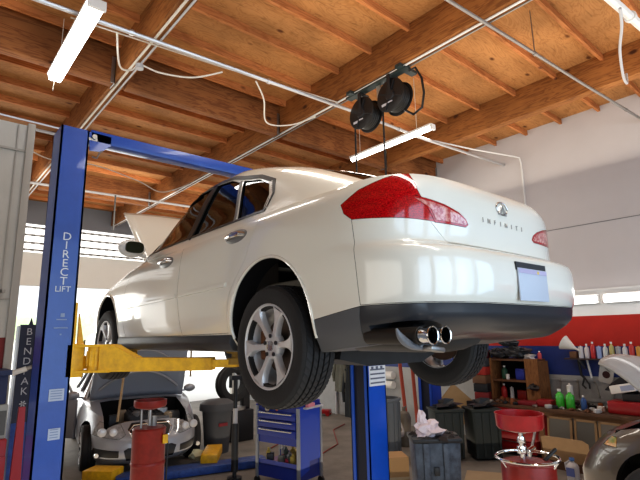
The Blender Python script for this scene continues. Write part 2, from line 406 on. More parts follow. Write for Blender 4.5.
def build_lift():
    # ---- near post
    L = thing('two_post_lift', 'tall blue lift holding up the white sedan, lettered column at left', 'car lift', (.78, 3.7, 0))
    def W(x, y, z): return (x-.78, y-3.7, z)
    def wb(m, a, b, mi=0, bev=0): m.box(W(*a), W(*b), mi, bev=bev)
    m = MB(); x0, x1, y0, y1 = .69-.78, .875-.78, 3.6-3.7, 3.85-3.7
    c_column(m, x0, x1, y0, y1, 3.41, 1)
    m.box((x0-.12, y0-.12, 0), (x1+.12, y1+.12, .02))
    col = m.build('column', BLUE, L)
    lt = mat('decal_silver', (.62,.66,.70), .5)
    z = 2.60
    for ch in 'DIRECT':
        text(ch, .078, W(.785, 3.598, z), (pi/2, 0, 0), lt, 'letter', col, extrude=.0005); z -= .062
    text('LIFT', .055, W(.785, 3.598, z+.008), (pi/2, 0, 0), lt, 'letter', col, extrude=.0005)
    dl = mat('decal_faint', (.25,.32,.48), .5)
    m = MB()
    wb(m, (.785, 3.597, 2.05), (.81, 3.599, 2.075)); wb(m, (.762, 3.597, 2.03), (.825, 3.599, 2.037)); wb(m, (.75, 3.597, 1.975), (.835, 3.599, 1.981)); wb(m, (.79, 3.597, 1.93), (.80, 3.599, 1.94))
    m.build('small_print', dl, col)
    for (a, b, zz, hh) in ((.755, .845, 1.51, .075), (.77, .84, 1.27, .07)):
        m = MB(); wb(m, (a, 3.596, zz), (b, 3.5985, zz+hh))
        for q in range(4): wb(m, (a+.01, 3.5955, zz+.012+q*.016), (b-.012, 3.5965, zz+.018+q*.016), 1)
        m.build('sticker', [mat('sticker_pale', (.42,.48,.60), .6), mat('sticker_ink', (.2,.26,.42), .6)], col)
    # gusset and overhead beam
    m = MB()
    m.prism([(.87-.78, 3.405), (1.03-.78, 3.40), (1.03-.78, 3.33), (.97-.78, 3.27), (.885-.78, 3.26)], y0+.0, y0+.012, 'xz')
    m.build('gusset', BLUE, L)
    m = MB(); wb(m, (.885, 3.60, 3.335), (3.72, 3.72, 3.425), bev=.006); m.box((x1, y0-.002, 3.34), (x1+.06, y0, 3.36), 1)
    m.build('overhead_beam', [BLUE, STEEL], L)
    m = MB(); m.tube([W(.91, 3.585, 3.37), W(.91, 3.61, 3.37)], .018, 12); m.build('pulley', STEEL, L)
    m = MB(); m.tube([W(.90, 3.585, 3.21), W(.93, 3.57, 3.20), W(.95, 3.58, 3.25), W(.97, 3.59, 3.27)], .006, 6)
    m.build('cable_loop', STEEL, L)
    # far post
    m = MB(); c_column(m, 3.71-.78, 3.99-.78, 3.60-3.7, 3.86-3.7, 3.41, -1); m.box((3.6-.78, -.2, 0), (4.1-.78, .28, .02))
    fc = m.build('column', mat('lift_blue_bright', (.01,.10,.58), .35, coat=.3, noise_amt=.15, nscale=5), L)
    m = MB()
    m.box((3.725-.78, -.085, .02), (3.98-.78, .145, 3.3)); m.build('channel_shade', mat('channel_shade_dark', (.008,.011,.028), .6), fc)  # near-black block paints the shade inside the open channel, not a real core
    m = MB(); wb(m, (3.735, 3.592, 1.36), (3.985, 3.599, 1.565))
    for q in range(4): wb(m, (3.75, 3.590, 1.385+q*.045), (3.97, 3.5925, 1.40+q*.045), 1)
    for q in range(3): wb(m, (3.765+q*.07, 3.590, 1.535), (3.80+q*.07, 3.5925, 1.56), 1)
    m.build('instruction_sticker', [mat('sticker_white', (.7,.74,.78), .5), mat('sticker_dark', (.12,.14,.2), .5)], fc)
    for side in (1, -1):
        # carriage + arms ; near side (side=1) and mirrored
        def X(x): return x if side > 0 else 4.70 - x
        def WW(x, y, z): return W(X(x), y, z)
        m = MB()
        m.box(WW(.86, 3.62, 1.66), WW(.895, 3.84, 2.15), bev=.004)
        m.box(WW(.84, 3.60, 1.65), WW(.95, 3.86, 1.87), bev=.005)
        m.prism([(X(.93)-.78, 1.87), (X(.97)-.78, 1.87), (X(.93)-.78, 2.08)], .0, .03, 'xz')
        car = m.build('carriage', YEL, L)
        # rear arm: pivot bracket, tapered arm, telescoping bar, pad
        m = MB()
        p0 = Vector(WW(1.00, 3.66, 1.77)); 
        m.bar(WW(.93, 3.66, 1.855), WW(1.12, 3.52, 1.855), .15, .016); m.bar(WW(.93, 3.66, 1.685), WW(1.12, 3.52, 1.685), .15, .016)
        m.lathe([(.0, -.08), (.055, -.08), (.055, .08), (0, .08)], 20, WW(1.03, 3.60, 1.77))
        for q in range(10):
            a = q*2*pi/10; m.box(Vector(WW(1.03, 3.60, 1.77))+Vector((cos(a)*.055-.008, sin(a)*.055-.008, -.05)), Vector(WW(1.03, 3.60, 1.77))+Vector((cos(a)*.055+.008, sin(a)*.055+.008, .05)))
        m.build('arm_pivot', YEL, L)
        m = MB()
        A = Vector(WW(1.06, 3.56, 1.735)); Bv = Vector(WW(1.62, 3.02, 1.735)); d = (Bv-A).normalized()
        s = d.cross(Vector((0,0,1)))
        M = Matrix(((d.x, s.x, 0, A.x), (d.y, s.y, 0, A.y), (d.z, s.z, 1, A.z), (0,0,0,1)))
        t = bmesh.new(); pr = [(0, -.055), (.78, -.055), (.78, .03), (.26, .03), (.10, .125), (0, .125)]
        a = [t.verts.new((u, -.055, v)) for u, v in pr]; b = [t.verts.new((u, .055, v)) for u, v in pr]
        t.faces.new(a); t.faces.new(b[::-1])
        for i in range(6): t.faces.new((a[i], b[i], b[(i+1) % 6], a[(i+1) % 6]))
        bmesh.ops.bevel(t, geom=t.edges[:], offset=.005, segments=1, affect='EDGES')
        t.transform(M); m.join(t, 0)
        m.bar(A + d*.76 + Vector((0,0,-.012)), A + d*.95 + Vector((0,0,-.012)), .08, .05, 0)
        m.build('swing_arm', YEL, L)
        e = A + d*.93
        m = MB(); m.lathe([(0, -.02), (.055, -.02), (.055, .02), (.025, .025), (.025, .05), (.06, .055), (.06, .075), (0, .075)], 20, e + Vector((0,0,.0)))
        m.build('lift_pad', [mat('pad_dark_yellow', (.30,.18,.03), .6)], L)
        # front arm
        m = MB()
        m.bar(WW(1.0, 3.82, 1.735), WW(1.60, 4.55, 1.735), .10, .09, bev=.005)
        m.build('swing_arm', YEL, L)
        m = MB(); m.lathe([(0, -.05), (.055, -.05), (.055, .0), (.03, .0), (.03, .05), (.06, .055), (.06, .07), (0, .07)], 20, WW(1.64, 4.58, 1.74)); m.build('lift_pad', [_m['pad_dark_yellow']], L)
    return L
#%%CAR
def build_car():
    C = thing('sedan', 'white four-door sedan raised on the blue lift with its hood open', 'car', (2.3778, 2.2238, 1.657))
    mats = [PAINT, DARKIN]
    Wt = [(.15,.78),(.20,.815),(.25,.845),(.35,.865),(.50,.874),(.54,.876),(.65,.872),(.78,.864),(.86,.853),(.92,.832),(.955,.81)]
    Rt = [(.15,.84),(.20,.90),(.245,.985),(.285,1.045),(.32,1.066),(.365,1.070),(.375,1.075),(.40,1.085),(.50,1.095),(.58,1.09),(.61,1.075),(.628,1.04),(.645,.985),(.66,.965),(.70,.962),(.80,.968),(.88,.968),(.925,.95),(.955,.925)]
    Ft = [(.15,3.50),(.25,3.62),(.4,3.70),(.55,3.69),(.7,3.62),(.85,3.50),(.955,3.35)]
    zst = [(-1.1,.99),(-.95,.99),(-.8,.98),(-.5,.962),(0,.965),(.8,.96),(1.8,.93),(2.3,.875),(2.8,.80),(3.3,.715),(3.7,.62)]
    zct = [(-1.1,1.015),(-.9,1.025),(-.6,1.035),(0,1.0),(1.6,1.0),(2.3,.97),(2.9,.90),(3.3,.82),(3.7,.68)]
    yc = -.2
    zr = [.15,.175,.20,.225,.245,.27,.30,.33,.365,.372,.385,.40,.43,.46,.50,.53,.56,.59,.61,.62,.628,.637,.645,.652,.66,.68,.72,.76,.80,.84,.88,.91,.935,.955]
    NS = 200
    def plan(w, fr, rr, th, nr=4.6, nf=9):
        c, s = cos(th), sin(th)
        n = nr if s < 0 else nf
        x = w*math.copysign(abs(c)**(2/n), c)
        y = yc + (fr-yc if s > 0 else rr+yc)*math.copysign(abs(s)**(2/n), s)
        return x, y
    # angle spacing: denser where superellipse corners need it
    ths = []
    for k in range(NS):
        u = k/NS*4; q = int(u); f = u-q
        g = f**2/(f**2+(1-f)**2) if True else f
        g = .35*f + .65*g
        ths.append((q+g)*pi/2)
    bm = bmesh.new(); rows = []
    for z0 in zr:
        row = []
        for th in ths:
            x, y = plan(smooth_tab(Wt, z0), smooth_tab(Ft, z0), smooth_tab(Rt, z0), th)
            zs = smooth_tab(zst, y)
            # above .45 compress the rows towards the local shoulder height (only ahead of the rear lamps)
            t = max(0, (z0-.45)/(.955-.45)); z = z0 if z0 < .45 else .45 + t*(zs-.45)
            if y < -.5:
                k = min(1, (-.5-y)/.3); z = z*(1-k) + (z0 + max(0, z0-.80)/.155*(zs-.955))*k
            # body side crease between arch tops
            row.append(bm.verts.new((x, y, z)))
        rows.append(row)
    w0, f0, r0 = smooth_tab(Wt, .955), smooth_tab(Ft, .955), smooth_tab(Rt, .955)
    for k in (.985,.965,.93,.88,.8,.68,.5,.3,.12):
        row = []
        for th in ths:
            x, y = plan(w0, f0, r0, th); xe, ye = x, y
            ymid = 1.2
            x *= k; y = ymid + (y-ymid)*(1-(1-k)*.9) if True else y
            zs = smooth_tab(zst, ye); 
            g = 1-((k-.0))**5
            u = min(1, g*1.15)
            z = zs + (smooth_tab(zct, y)-zs)*u
            row.append(bm.verts.new((x, y, z)))
        rows.append(row)
    for a, b in zip(rows, rows[1:]):
        for i in range(NS):
            j = (i+1) % NS; f = bm.faces.new((a[i], a[j], b[j], b[i])); f.smooth = True
    bm.faces.new(rows[-1]); bm.faces.new(rows[0][::-1])
    body = tmp(bm, mats)

    def cutter(fn, mi=1):
        m = MB(); fn(m)
        for f in m.bm.faces: f.material_index = mi
        return tmp(m, mats)
    def side_x(y, z):
        w = smooth_tab(Wt, z); f = smooth_tab(Ft, z); r = smooth_tab(Rt, z)
        v, n = ((y-yc)/(f-yc), 9) if y > yc else ((yc-y)/(r+yc), 4.6)
        return w*(1-min(.999, v)**n)**(1/n)
    # openings: wheel arches, cabin, engine bay, exhaust notch
    def arches(m):
        for yy, zz, r in ((0, .285, .392), (2.85, .285, .382)):
            m.lathe([(0, -1.2), (r, -1.2), (r, -.42), (0, -.42)], 56, (0, yy, zz), 'x')
            m.lathe([(0, .42), (r, .42), (r, 1.2), (0, 1.2)], 56, (0, yy, zz), 'x')
    arch = cutter(arches)
    cab = cutter(lambda m: m.box((-.73, -.25, .32), (.73, 2.12, 1.2)))
    bay = cutter(lambda m: m.box((-.66, 2.42, .3), (.66, 3.38, 1.2)))
    notch = cutter(lambda m: m.lathe([(0, -1.3), (.1, -1.3), (.1, -.74), (0, -.74)], 36, (-.73, 0, .215), 'y', M=Matrix.Diagonal((1.55, 1, .80, 1))))
    under = cutter(lambda m: m.prism([(-.36,.0),(-.36,.155),(-.55,.178),(-.78,.20),(-.98,.232),(-1.3,.245),(-1.3,0)], -1.2, 1.2, 'yz'))
    base = boolean(body, [(arch, 'DIFFERENCE'), (cab, 'DIFFERENCE'), (bay, 'DIFFERENCE'), (under, 'DIFFERENCE')])
    kill(body, arch, cab, bay, under)
    base = bpy.data.objects.new('tmpbase', base); COL.objects.link(base)

    def pz(poly, d0, d1, plane, g=0.):
        p = shrink(poly, g) if g else poly
        return cutter(lambda m: m.prism(p, d0, d1, plane))
    fdoor = [(1.15,1.05),(1.165,.54),(1.11,.255),(2.28,.245),(2.33,.40),(2.33,.62),(2.14,1.05)]
    rdoor = [(.13,1.05),(.15,.86),(.22,.70),(.31,.60),(.40,.50),(.43,.40),(.44,.262),(1.10,.255),(1.155,.54),(1.14,1.05)]
    bump = [(-.665,.80),(-1.4,.80),(-1.4,.372),(-.714,.368),(-.705,.55)]
    vside = [(-.30,.30),(-.712,.365),(-.700,.28),(-.66,.05),(-.30,.05)]
    val = [(-.30,.30),(-.72,.366),(-1.4,.370),(-1.4,.05),(-.30,.05)]
    fb = [(3.2,.62),(3.9,.62),(3.9,.05),(3.2,.05)]
    lid = [(-.50,.652),(.50,.652),(.60,.75),(.70,.90),(.72,1.2),(-.72,1.2),(-.70,.90),(-.60,.75)]
    # left lamp on the body, seen along the corner diagonal: (x-y, z)
    lamp = [(-.245,.855),(-.225,.805),(-.17,.768),(0,.758),(.20,.752),(.372,.745),(.335,.80),(.27,.885),(.222,.99),(.165,.99),(.03,.955),(-.12,.915)]
    lamp2 = [(-.665,.865),(-.60,.80),(-.568,.742),(-.35,.742),(-.325,.758),(-.345,.785),(-.40,.812),(-.50,.838)]
    def diag(poly, side, g=0., out=0.):
        p = shrink(poly, g) if g else poly
        def fn(m):
            t = bmesh.new(); A = []; Bq = []
            for q, z in p:
                # x-y = q ; x+y = s
                for lst, s in ((A, -1.30), (Bq, -2.6)):
                    x = (q+s)/2; y = (s-q)/2
                    lst.append(t.verts.new((x*side, y, z)))
            t.faces.new(A); t.faces.new(Bq[::-1]); n = len(p)
            for i in range(n): t.faces.new((A[i], Bq[i], Bq[(i+1) % n], A[(i+1) % n]))
            bmesh.ops.recalc_face_normals(t, faces=t.faces[:]); m.join(t)
        return cutter(fn)
    cL, cR = diag(lamp, 1), diag(lamp, -1)
    l2L = pz(lamp2, -1.3, -.86, 'xz'); l2R = pz([(-a, b) for a, b in lamp2], -1.3, -.86, 'xz')
    lidc = cutter(lambda m: m.prism(lid, -1.3, -.52, 'xz'))
    bumpc = pz(bump, -1.2, 1.2, 'yz'); valc = pz(val, -1.2, 1.2, 'yz'); fbc = pz(fb, -1.2, 1.2, 'yz')
    cuts = [cL, cR, l2L, l2R, lidc, bumpc, valc, fbc]
    dF = pz(fdoor, -1.2, -.735, 'yz'); dR = pz(rdoor, -1.2, -.735, 'yz')
    dF2 = pz(fdoor, .735, 1.2, 'yz'); dR2 = pz(rdoor, .735, 1.2, 'yz')
    shell = boolean(base, [(c, 'DIFFERENCE') for c in cuts + [dF, dR, dF2, dR2]])
    def piece(name, cut, extra, m, parent=C, auto=30):
        me = boolean(base, [(cut, 'INTERSECT')] + [(e, 'DIFFERENCE') for e in extra])
        me.materials.clear()
        for f in me.polygons: f.material_index = min(f.material_index, len(m)-1)
        return link(name, me, m, parent, auto)
    g = .0025
    def p2(poly, a, b, pl='yz'): return pz(poly, a, b, pl, g)
    LENS = mat('red_lens', (.62,.006,.012), .12, coat=.7, spec=.6, noise_amt=.8, nscale=130, col2=(.22,.0,.004), stretch=(1,1,2.0))
    LENS2 = mat('clear_red_lens', (.70,.36,.32), .12, coat=1., noise_amt=.8, nscale=45, col2=(.42,.05,.05))
    c = p2(fdoor, -1.2, -.74); fd = piece('front_door', c, [], [PAINT]); kill(c)
    c = p2(rdoor, -1.2, -.74); rd = piece('rear_door', c, [], [PAINT]); kill(c)
    c = p2(fdoor, .74, 1.2); fd2 = piece('front_door', c, [], [PAINT]); kill(c)
    c = p2(rdoor, .74, 1.2); rd2 = piece('rear_door', c, [], [PAINT]); kill(c)
    c = p2(bump, -1.2, 1.2); rb = piece('rear_bumper', c, [lidc, l2L, l2R, cL, cR], [PAINT]); kill(c)
    vsc = pz(vside, -1.2, 1.2, 'yz'); c = p2(val, -1.2, 1.2); vl = piece('bumper_valance', c, [notch, vsc], [mat('valance_dark_grey', (.030,.032,.038), .36, coat=.2)]); kill(c, vsc)
    c = p2(vside, -1.2, 1.2); piece('side_valance', c, [], [GREYP]); kill(c)
    c = p2(fb, -1.2, 1.2); piece('front_bumper', c, [], [PAINT]); kill(c)
    c = pz(lid, -1.3, -.525, 'xz', g); tl = piece('trunk_lid', c, [l2L, l2R, cL, cR], [PAINT]); kill(c)
    lamps = []
    for nm, poly, side in (('tail_lamp', lamp, 1), ('tail_lamp', lamp, -1)):
        c = diag(poly, side, g); lamps.append(piece(nm, c, [l2L, l2R], [LENS])); kill(c)
    lid_l = []
    for sx in (1, -1):
        c = pz([(a*sx, b) for a, b in lamp2], -1.3, -.865, 'xz', g); ll = piece('lid_lamp', c, [], [LENS], tl); kill(c)
        c = pz(shrink([(a*sx, b) for a, b in lamp2], .013), -1.3, -.87, 'xz'); il = piece('clear_lens', c, [], [LENS2], ll); kill(c); il.location = (0, -.0025, 0)
    for c in cuts + [dF, dR, dF2, dR2]: kill(c)
    kill(base, notch)

    # ---------------- greenhouse shell
    Gt = [(.90,.84),(.95,.825),(1.0,.80),(1.1,.77),(1.2,.742),(1.3,.708),(1.38,.672),(1.43,.62),(1.46,.54)]
    RR = [(.90,-.93),(.95,-.84),(1.03,-.70),(1.11,-.53),(1.20,-.32),(1.29,-.08),(1.36,.17),(1.41,.38),(1.46,.66)]
    FF = [(.90,2.36),(.95,2.28),(1.1,1.99),(1.2,1.80),(1.3,1.60),(1.38,1.40),(1.43,1.22),(1.46,1.05)]
    zz = [.90,.93,.96,1.0,1.04,1.08,1.12,1.16,1.2,1.24,1.28,1.32,1.35,1.38,1.405,1.43,1.447,1.46]
    def ring(z, off=0.):
        w = smooth_tab(Gt, z)-off; r = smooth_tab(RR, z)+off*1.2; f = smooth_tab(FF, z)-off*1.2; cy = .85; out = []
        for th in ths:
            cc, ss = cos(th), sin(th); n = 4.2 if ss < 0 else 6.5
            out.append((w*math.copysign(abs(cc)**(2/n), cc), cy + ((f-cy) if ss > 0 else (cy-r))*math.copysign(abs(ss)**(2/n), ss), z))
        return out
    def shellrows(off, zoff):
        R = [[Vector(p) for p in ring(z, off)] for z in zz]
        top = R[-1]
        for k in (.93,.84,.7,.5,.28,.1):
            R.append([Vector((p.x*k, .85+(p.y-.85)*k, 1.46 + .04*(1-k*k))) for p in top])
        if zoff:
            for i, rr in enumerate(R):
                for p in rr: p.z -= zoff*(1 if i > len(zz)-4 else 0)
        return R
    bm = bmesh.new()
    outer = [[bm.verts.new(p) for p in r] for r in shellrows(0, 0)]
    inner = [[bm.verts.new(p) for p in r] for r in shellrows(.035, .035)]
    for rows_, flip in ((outer, 0), (inner, 1)):
        for a, b in zip(rows_, rows_[1:]):
            for i in range(NS):
                j = (i+1) % NS; q = (a[i], a[j], b[j], b[i]); f = bm.faces.new(q[::-1] if flip else q); f.smooth = True
                f.material_index = 1 if flip else 0
        f = bm.faces.new(rows_[-1]); f.material_index = 1 if flip else 0
    for i in range(NS):
        j = (i+1) % NS; bm.faces.new((outer[0][i], inner[0][i], inner[0][j], outer[0][j]))
    gh = tmp(bm, mats)
    dlo_f = [(2.0,.965),(1.16,.985),(1.00,1.375),(1.25,1.375),(1.46,1.335),(1.68,1.255),(1.86,1.13)]
    dlo_r = [(1.09,.985),(.47,.992),(.56,1.30),(.70,1.35),(.90,1.375),(.94,1.375)]
    dlo_q = [(.43,.992),(.15,1.00),(.13,1.10),(.17,1.185),(.30,1.25),(.51,1.295)]
    ws = [(-.66,.93),(.66,.93),(.60,1.20),(.53,1.41),(-.53,1.41),(-.60,1.20)]
    rw = [(-.60,1.0),(.60,1.0),(.585,1.15),(.545,1.38),(.5,1.41),(-.5,1.41),(-.545,1.38),(-.585,1.15)]
    sidec = []
    for poly in (dlo_f, dlo_r, dlo_q):
        sidec.append(pz(poly, -1.2, -.45, 'yz')); sidec.append(pz(poly, .45, 1.2, 'yz'))
    wsc = pz(ws, 1.22, 2.6, 'xz'); rwc = pz(rw, -1.2, .50, 'xz')
    gsh = boolean(gh, [(c, 'DIFFERENCE') for c in sidec + [wsc, rwc]])
    for c in sidec + [wsc, rwc]: kill(c)
    kill(gh)
    # join lower shell and greenhouse shell into the one unibody
    bm = bmesh.new(); bm.from_mesh(shell); bm.from_mesh(gsh)
    me = bpy.data.meshes.new('body_shell'); bm.to_mesh(me); bm.free()
    bs = link('body_shell', me, [PAINT, DARKIN], C, 30)

    # glass: ruled strips on the greenhouse surface, slightly inset
    def surf_x(y, z, off=.012):
        w = smooth_tab(Gt, z)-off; r = smooth_tab(RR, z); f = smooth_tab(FF, z); cy = .85
        n = 4.2 if y < cy else 6.5; e = (cy-r) if y < cy else (f-cy)
        v = min(.9999, abs(y-cy)/e); return w*(1-v**n)**(1/n)
    def surf_y(x, z, front, off=.012):
        w = smooth_tab(Gt, z)-off; cy = .85; n = 6.5 if front else 4.2
        e = (smooth_tab(FF, z)-cy-off) if front else (cy-smooth_tab(RR, z)-off)
        u = min(.9999, abs(x)/w); v = (1-u**n)**(1/n); return cy + e*v*(1 if front else -1)
    def poly_grid(poly, fn, n=18, grow=.012):
        poly = shrink(poly, -grow)
        zs_ = [p[1] for p in poly]; z0, z1 = min(zs_)+1e-4, max(zs_)-1e-4
        t = bmesh.new(); prev = None
        for i in range(n+1):
            z = z0+(z1-z0)*i/n; xs_ = []
            for (a, b), (c_, d) in zip(poly, poly[1:]+poly[:1]):
                if (b-z)*(d-z) <= 0 and b != d: xs_.append(a+(c_-a)*(z-b)/(d-b))
            a, b = min(xs_), max(xs_)
            row = [t.verts.new(fn(a+(b-a)*k/n, z)) for k in range(n+1)]
            if prev:
                for k in range(n): f = t.faces.new((prev[k], prev[k+1], row[k+1], row[k])); f.smooth = True
            prev = row
        return t
    for sx in (-1, 1):
        for poly, nm, par in ((dlo_f, 'front_door_glass', fd if sx < 0 else fd2), (dlo_r, 'rear_door_glass', rd if sx < 0 else rd2), (dlo_q, 'quarter_glass', bs)):
            m = MB(); m.join(poly_grid(poly, lambda y, z: Vector((sx*surf_x(y, z), y, z)))); m.build(nm, GLASS, par, auto=0)
    m = MB(); m.join(poly_grid(ws, lambda x, z: Vector((x, surf_y(x, z, True), z)))); m.build('windshield', GLASS, C, auto=0)
    m = MB(); m.join(poly_grid(rw, lambda x, z: Vector((x, surf_y(x, z, False), z)))); m.build('rear_window', glass_mat('dark_rear_glass', (.12,.12,.12), .12), C, auto=0)
    # black window surrounds (pillars and frames): strips just proud of the surface
    def strip(pts, w, h=.006, off=-.004):
        m = MB(); P = [Vector((-surf_x(y, z, off), y, z)) for y, z in pts]
        for a, b in zip(P, P[1:]): m.bar(a, b, h, w, up=(0, .0, 1) if abs((b-a).normalized().z) < .75 else (0, 1, 0))
        return m
    def strip2(pts, w, matx, name, par=bs):
        """flat ribbon following the greenhouse side; pts are centre line (y,z)"""
        t = bmesh.new(); prev = None; n = len(pts)
        dense = []
        for (a, b), (c_, d) in zip(pts, pts[1:]):
            for k in range(6): dense.append((a+(c_-a)*k/6, b+(d-b)*k/6))
        dense.append(pts[-1])
        for i, (y, z) in enumerate(dense):
            y0, z0 = dense[max(i-1, 0)]; y1, z1 = dense[min(i+1, len(dense)-1)]
            d = Vector((y1-y0, z1-z0)).normalized(); nrm = Vector((-d.y, d.x))*w/2
            row = []
            for s_ in (-1, 1):
                for of in (-.006, .004):
                    yy, z_ = y+nrm.x*s_, z+nrm.y*s_
                    row.append(t.verts.new((-surf_x(yy, z_, of), yy, z_)))
            if prev:
                for a, b in ((0, 2), (2, 3), (3, 1), (1, 0)): t.faces.new((prev[a], prev[b], row[b], row[a]))
            prev = row
        m = MB(); m.join(t); return m.build(name, matx, par)
    TRIM = mat('black_window_trim', (.02,.019,.018), .35)
    strip2([(1.125,.975),(.965,1.39)], .085, TRIM, 'pillar_trim')
    strip2([(2.12,.955),(1.98,1.11),(1.76,1.275),(1.48,1.36),(1.2,1.398),(.9,1.398),(.68,1.372),(.52,1.325),(.30,1.275),(.13,1.20),(.09,1.10),(.13,.985)], .028, TRIM, 'window_surround')
    strip2([(.455,.985),(.545,1.305)], .022, mat('grey_divider', (.20,.19,.18), .35), 'window_divider')
    strip2([(2.10,.99),(1.95,1.12),(1.74,1.25),(1.46,1.345),(1.2,1.38)], .055, TRIM, 'front_pillar_trim')
    strip2([(2.12,.955),(1.6,.972),(1.14,.98),(.47,.984),(.12,.99)], .018, TRIM, 'belt_moulding')
    strip2([(.115,1.0),(.10,1.10),(.15,1.20)], .014, mat('satin_chrome', (.6,.58,.55), .3, metal=.8), 'quarter_trim')
    # door handles
    HM = mat('handle_chrome', (.62,.62,.62), .18, metal=.9)
    for (y, z, par, side) in ((.36, .855, rd, -1), (1.42, .825, fd, -1), (.36, .855, rd2, 1), (1.42, .825, fd2, 1)):
        xs_ = (smooth_tab(Wt, z)+.0)*side
        m = MB()
        m.ball((xs_*.990, y, z), .5, 3, 1, sc=(.045, .28, .10))
        m.tube([(xs_*.985, y-.11, z+.004), (xs_+side*.022, y-.075, z+.010), (xs_+side*.028, y, z+.012), (xs_+side*.022, y+.075, z+.008), (xs_*.985, y+.11, z)], [.013,.017,.019,.017,.013], 10)
        m.build('door_handle', [HM, mat('handle_pocket', (.16,.155,.15), .35)], par)
    # side moulding ribs on the doors and panel crease
    for par, y0, y1 in ((fd, 1.19, 2.24), (rd, .44, 1.13)):
        m = MB(); n = 10; P = []
        for k in range(n+1):
            y = y0+(y1-y0)*k/n; z = .562-.026*(y-.5); P.append((-(side_x(y, z)+.001), y, z))
        t = bmesh.new(); prev = None
        for (x, y, z) in P:
            row = [t.verts.new((-side_x(y, z+dz)+dx, y, z+dz)) for dx, dz in ((.01,-.016),(-.007,-.013),(-.009,0),(-.007,.013),(.01,.016))]
            if prev:
                for k in range(4): t.faces.new((prev[k], prev[k+1], row[k+1], row[k]))
            else: t.faces.new(row)
            prev = row
        t.faces.new(prev); m.join(t)
        m.build('side_moulding', PAINT, par)
    # rocker sills (dark)
    for sx in (-1, 1):
        m = MB(); m.prism([(sx*.70,.14),(sx*.835,.155),(sx*.862,.20),(sx*.856,.252),(sx*.70,.252)], .405, 2.46, 'xz', bev=.008)
        m.build('rocker_panel', mat('rocker_dark', (.045,.047,.052), .45, noise_amt=.3, nscale=9), C)
    # lower quarter grey patch line, arch lips
    for yy, r, sx in ((0, .392, -1), (2.85, .382, -1)):
        m = MB(); P = []
        for k in range(33):
            a = radians(-8 + 196*k/32); y = yy+(r+.004)*cos(a); z = .285+(r+.004)*sin(a)
            z_ = max(z, .22); P.append((sx*(side_x(y, z_)-.003), y, z_))
        m.tube(P, .010, 8); m.build('arch_lip', PAINT, bs)
    # ---------------- rear details
    LT = mat('badge_chrome', (.55,.54,.53), .2, metal=.9)
    def rear_y(x, z):
        w = smooth_tab(Wt, z); r = smooth_tab(Rt, z); n = 4.6; return yc-(r+yc)*(1-(abs(x)/w)**n)**(1/n)
    for i, ch in enumerate('INFINITI'):
        x = -.17 + i*.0575; text(ch, .036, (x-.03, rear_y(x, .80)-.003, .80), (pi/2, 0, 0), LT, 'badge_letter', tl, extrude=.002)
    m = MB()
    t = 24; P = [(cos(2*pi*k/t)*.055, rear_y(0, .895)-.006, .89+sin(2*pi*k/t)*.034) for k in range(t+1)]
    m.tube(P, .0045, 8, cap=False)
    yb = rear_y(0, .89)-.006
    m.prism([(-.040,.853),(-.006,.905),(.0,.905),(-.018,.853)], yb-.004, yb+.004, 'xz'); m.prism([(.040,.853),(.006,.905),(.0,.905),(.018,.853)], yb-.004, yb+.004, 'xz')
    m.build('oval_badge', LT, tl)
    # licence plate (blank) in its recess
    m = MB(); m.box((-.155, -1.099, .535), (.155, -1.083, .575)); m.build('plate_recess', BLACKP, rb)
    m = MB(); m.box((-.15, -1.105, .385), (.15, -1.097, .545), bev=.002); m.box((-.145, -1.107, .52), (.145, -1.104, .542), 1); m.ball((.05, -1.107, .53), .012, 1, 2, sc=(1,.2,.8))
    m.build('licence_plate', [mat('plate_pale', (.50,.56,.66), .5), mat('plate_strip', (.45,.42,.6), .5), mat('plate_spot', (.8,.6,.1), .5)], rb)
    # fuel/corner reflector in valance, exhaust notch liner
    m = MB()
    P = [(-.70+.195*cos(radians(a)), -.955, .275+.098*sin(radians(a))) for a in range(188, 268, 5)]
    m.tube(P, [.004+.014*sin(pi*i/(len(P)-1)) for i in range(len(P))], 8)
    m.build('exhaust_cutout_lip', mat('lip_grey', (.16,.17,.19), .4), vl)
    ex = MB()
    for x in (-.787, -.70):
        ex.lathe([(.029, -.995), (.030, -1.01), (.032, -1.04), (.037, -1.048), (.0365, -1.052), (.032, -1.05), (.029, -1.0), (.027, -.95), (.0, -.94)], 28, (x, 0, .232), 'y', 0, cap=False)
        ex.lathe([(0, -.99), (.030, -.99)], 24, (x, 0, .232), 'y', 1)
    exo = ex.build('exhaust_tips', [CHROME, DARKIN], C)
    for x in (-.787, -.70): m = MB(); m.lathe([(0,-.70),(.036,-.70),(.036,-.99),(0,-.99)], 24, (x, 0, .232), 'y'); m.build('exhaust_pipe', mat('pipe_dark', (.05,.045,.04), .5, metal=.6), exo)
    m = MB(); m.lathe([(0, -.90), (.055, -.90), (.068, -.88), (.068, -.50), (.05, -.45), (0, -.45)], 28, (-.62, 0, .225), 'y', M=Matrix.Diagonal((1.5,1,1,1)))
    m.tube([(-.6, -.38, .24), (-.5, .1, .26), (-.3, .4, .2), (-.2, 1.0, .19), (-.1, 2.2, .2)], .032, 12)
    m.build('muffler', [mat('muffler_dark_steel', (.07,.07,.072), .45, metal=.7, noise_amt=.4, nscale=14)], C)
    m = MB(); m.bar((-.74, -.98, .182), (-.63, -.97, .168), .05, .022, bev=.008); m.bar((-.70, -.9, .18), (-.60, -.9, .17), .04, .02)
    m.build('exhaust_hanger', STEEL, exo)
    # underbody
    m = MB()
    m.box((-.68, .42, .16), (.68, 2.42, .24), bev=.02); m.box((-.40, -.86, .22), (.62, .42, .33), bev=.03)
    m.ball((-.15, -.62, .24), .3, 2, 0, sc=(.9, .8, .36))
    m.prism([(-.45,.10),(-.20,.05),(.3,.05),(.45,.1),(.40,.26),(-.40,.26)], -.14, .16, 'xz')
